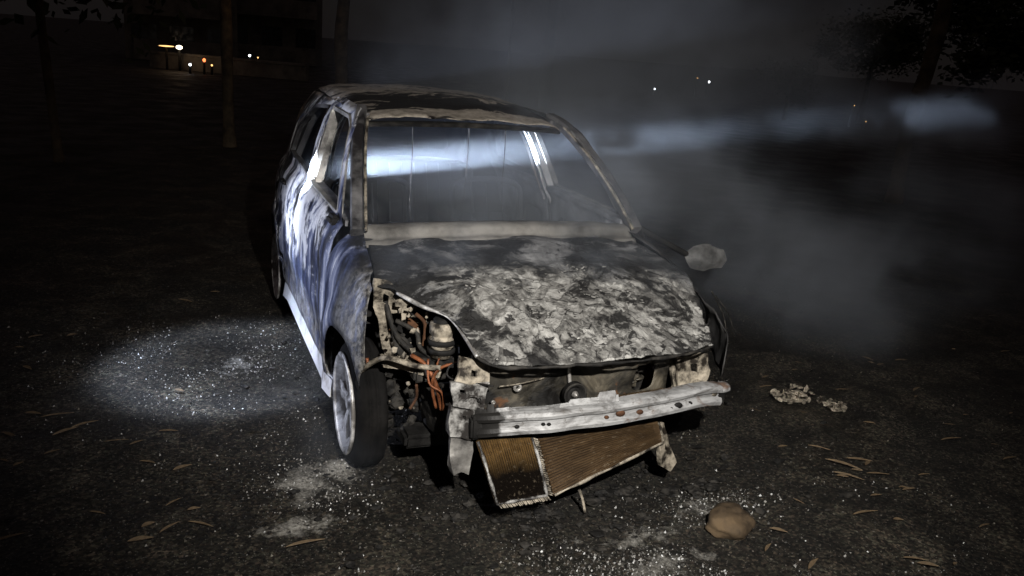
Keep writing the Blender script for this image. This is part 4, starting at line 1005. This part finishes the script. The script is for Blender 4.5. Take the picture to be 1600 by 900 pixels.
# ---------------------------------------------------------------- smoke
def make_smoke(lo, hi, res, puffs, dens, name='smoke'):
    me = bpy.data.meshes.new(name); me.from_pydata([lo, hi, (lo[0], hi[1], hi[2])], [], [(0, 1, 2)])
    o = bpy.data.objects.new(name, me); C.objects.link(o)
    k = NB('smoke'); vol = k.n('ShaderNodeVolumePrincipled'); vol.inputs['Color'].default_value = (.78, .86, .98, 1); vol.inputs['Density'].default_value = dens; vol.inputs['Anisotropy'].default_value = .1
    k.t.nodes.remove(k.bsdf); k.t.links.new(vol.outputs[0], [n for n in k.t.nodes if n.type == 'OUTPUT_MATERIAL'][0].inputs['Volume'])
    me.materials.append(k.m)
    g = bpy.data.node_groups.new('smoke_field', 'GeometryNodeTree'); g.interface.new_socket('Geometry', in_out='OUTPUT', socket_type='NodeSocketGeometry')
    N = g.nodes.new; L = g.links.new
    pos = N('GeometryNodeInputPosition').outputs[0]
    def mth(op, a, b=0., clamp=False):
        x = N('ShaderNodeMath'); x.operation = op; x.use_clamp = clamp
        for i, v in enumerate((a, b)):
            if isinstance(v, bpy.types.NodeSocket): L(v, x.inputs[i])
            else: x.inputs[i].default_value = v
        return x.outputs[0]
    def vm(op, a, b):
        x = N('ShaderNodeVectorMath'); x.operation = op
        for i, v in enumerate((a, b)):
            if isinstance(v, bpy.types.NodeSocket): L(v, x.inputs[i])
            else: x.inputs[i].default_value = v
        return x
    def nz(scale, detail, vec, color=False):
        x = N('ShaderNodeTexNoise'); L(vec, x.inputs['Vector']); x.inputs['Scale'].default_value = scale; x.inputs['Detail'].default_value = detail; x.inputs['Roughness'].default_value = .55
        return x.outputs['Color' if color else 'Fac']
    wv = vm('SUBTRACT', nz(.9, 3, pos, True), (.5, .5, .5)).outputs[0]
    wp = vm('ADD', vm('ADD', pos, vm('MULTIPLY', vm('SUBTRACT', nz(3.2, 3, pos, True), (.5, .5, .5)).outputs[0], (.35, .35, .35)).outputs[0]).outputs[0], vm('MULTIPLY', wv, (.9, .9, .7)).outputs[0]).outputs[0]
    tot = None
    for c_, r_, a_ in puffs:
        d = vm('DIVIDE', vm('SUBTRACT', wp, tuple(c_)).outputs[0], tuple(r_)).outputs[0]
        ln = N('ShaderNodeVectorMath'); ln.operation = 'DOT_PRODUCT'; L(d, ln.inputs[0]); L(d, ln.inputs[1])
        e_ = mth('MULTIPLY', mth('EXPONENT', mth('MULTIPLY', ln.outputs['Value'], -1.3)), a_)
        tot = e_ if tot is None else mth('ADD', tot, e_)
    n1 = nz(1.25, 6, wp); n2 = nz(4.5, 6, wp)
    mod = mth('MULTIPLY', mth('SUBTRACT', mth('ADD', mth('MULTIPLY', n1, .72), mth('MULTIPLY', n2, .28)), .38, True), 6.8)
    sz = N('ShaderNodeSeparateXYZ'); L(pos, sz.inputs[0])
    den = mth('MULTIPLY', mth('SUBTRACT', mth('MULTIPLY', tot, mod), .02, True), mth('MULTIPLY', sz.outputs[2], 3.0, True))
    vc = N('GeometryNodeVolumeCube'); L(den, vc.inputs['Density']); vc.inputs['Background'].default_value = 0
    vc.inputs['Min'].default_value = lo; vc.inputs['Max'].default_value = hi
    for i in range(3): vc.inputs[('Resolution X', 'Resolution Y', 'Resolution Z')[i]].default_value = res[i]
    sm = N('GeometryNodeSetMaterial'); sm.inputs['Material'].default_value = k.m; L(vc.outputs[0], sm.inputs[0])
    ou = N('NodeGroupOutput'); L(sm.outputs[0], ou.inputs[0])
    m = o.modifiers.new('smoke', 'NODES'); m.node_group = g
    return tag(o, 'grey smoke drifting out of the burnt cabin to the right', 'smoke', kind='stuff')
pf = [((-.22, 1.38, 1.07), (.26, .40, .16), 3.4), ((.22, 1.5, 1.10), (.16, .4, .16), 2.6), ((.45, 1.3, 1.10), (.40, .5, .25), 2.6), ((.30, .80, 1.0), (.45, .24, .18), 6.0), ((.25, .50, 1.12), (.45, .20, .13), 4.5), ((.55, .35, 1.1), (.3, .2, .16), 3.0)]
def puff(px, py, y, r, a): pf.append((tuple(at(px, py, 'y', y)), r, a))
puff(970, 235, 1.5, (.40, .4, .22), 4.4)
pf.append(((1.50, 1.64, 1.26), (.42, .35, .13), .2))
puff(950, 120, 1.9, (.6, .5, .6), 2.0)
puff(800, 110, 1.9, (.75, .6, .6), .8)
puff(860, 20, 2.0, (.9, .6, .6), .8)
puff(980, 10, 2.1, (.7, .6, .6), 1.8)
puff(1080, 290, 1.2, (.45, .5, .24), 3.0)
puff(1190, 400, 1.1, (.50, .5, .26), 3.4)
puff(1270, 500, .9, (.42, .4, .20), 3.2)
puff(1400, 410, 1.3, (.65, .6, .28), 3.4)
puff(1480, 300, 1.7, (.7, .6, .24), 1.3)
pf.append(((2.68, 1.73, 1.38), (.34, .4, .14), .25))
pf.append(((3.95, 1.82, 1.50), (.40, .4, .15), 11.0))
puff(1580, 160, 2.3, (.5, .5, .2), .7)
puff(690, 405, .0, (.35, .25, .07), 1.6)
puff(960, 420, -.05, (.35, .25, .06), 2.2)
puff(1150, 100, 2.0, (.7, .7, .5), 1.0)
puff(840, 330, .15, (.7, .3, .15), .6)
puff(485, 745, -.15, (.16, .16, .14), 2.2)
make_smoke((-1.4, -1.0, -.0), (6.4, 4.2, 3.4), (190, 130, 85), pf, .62)
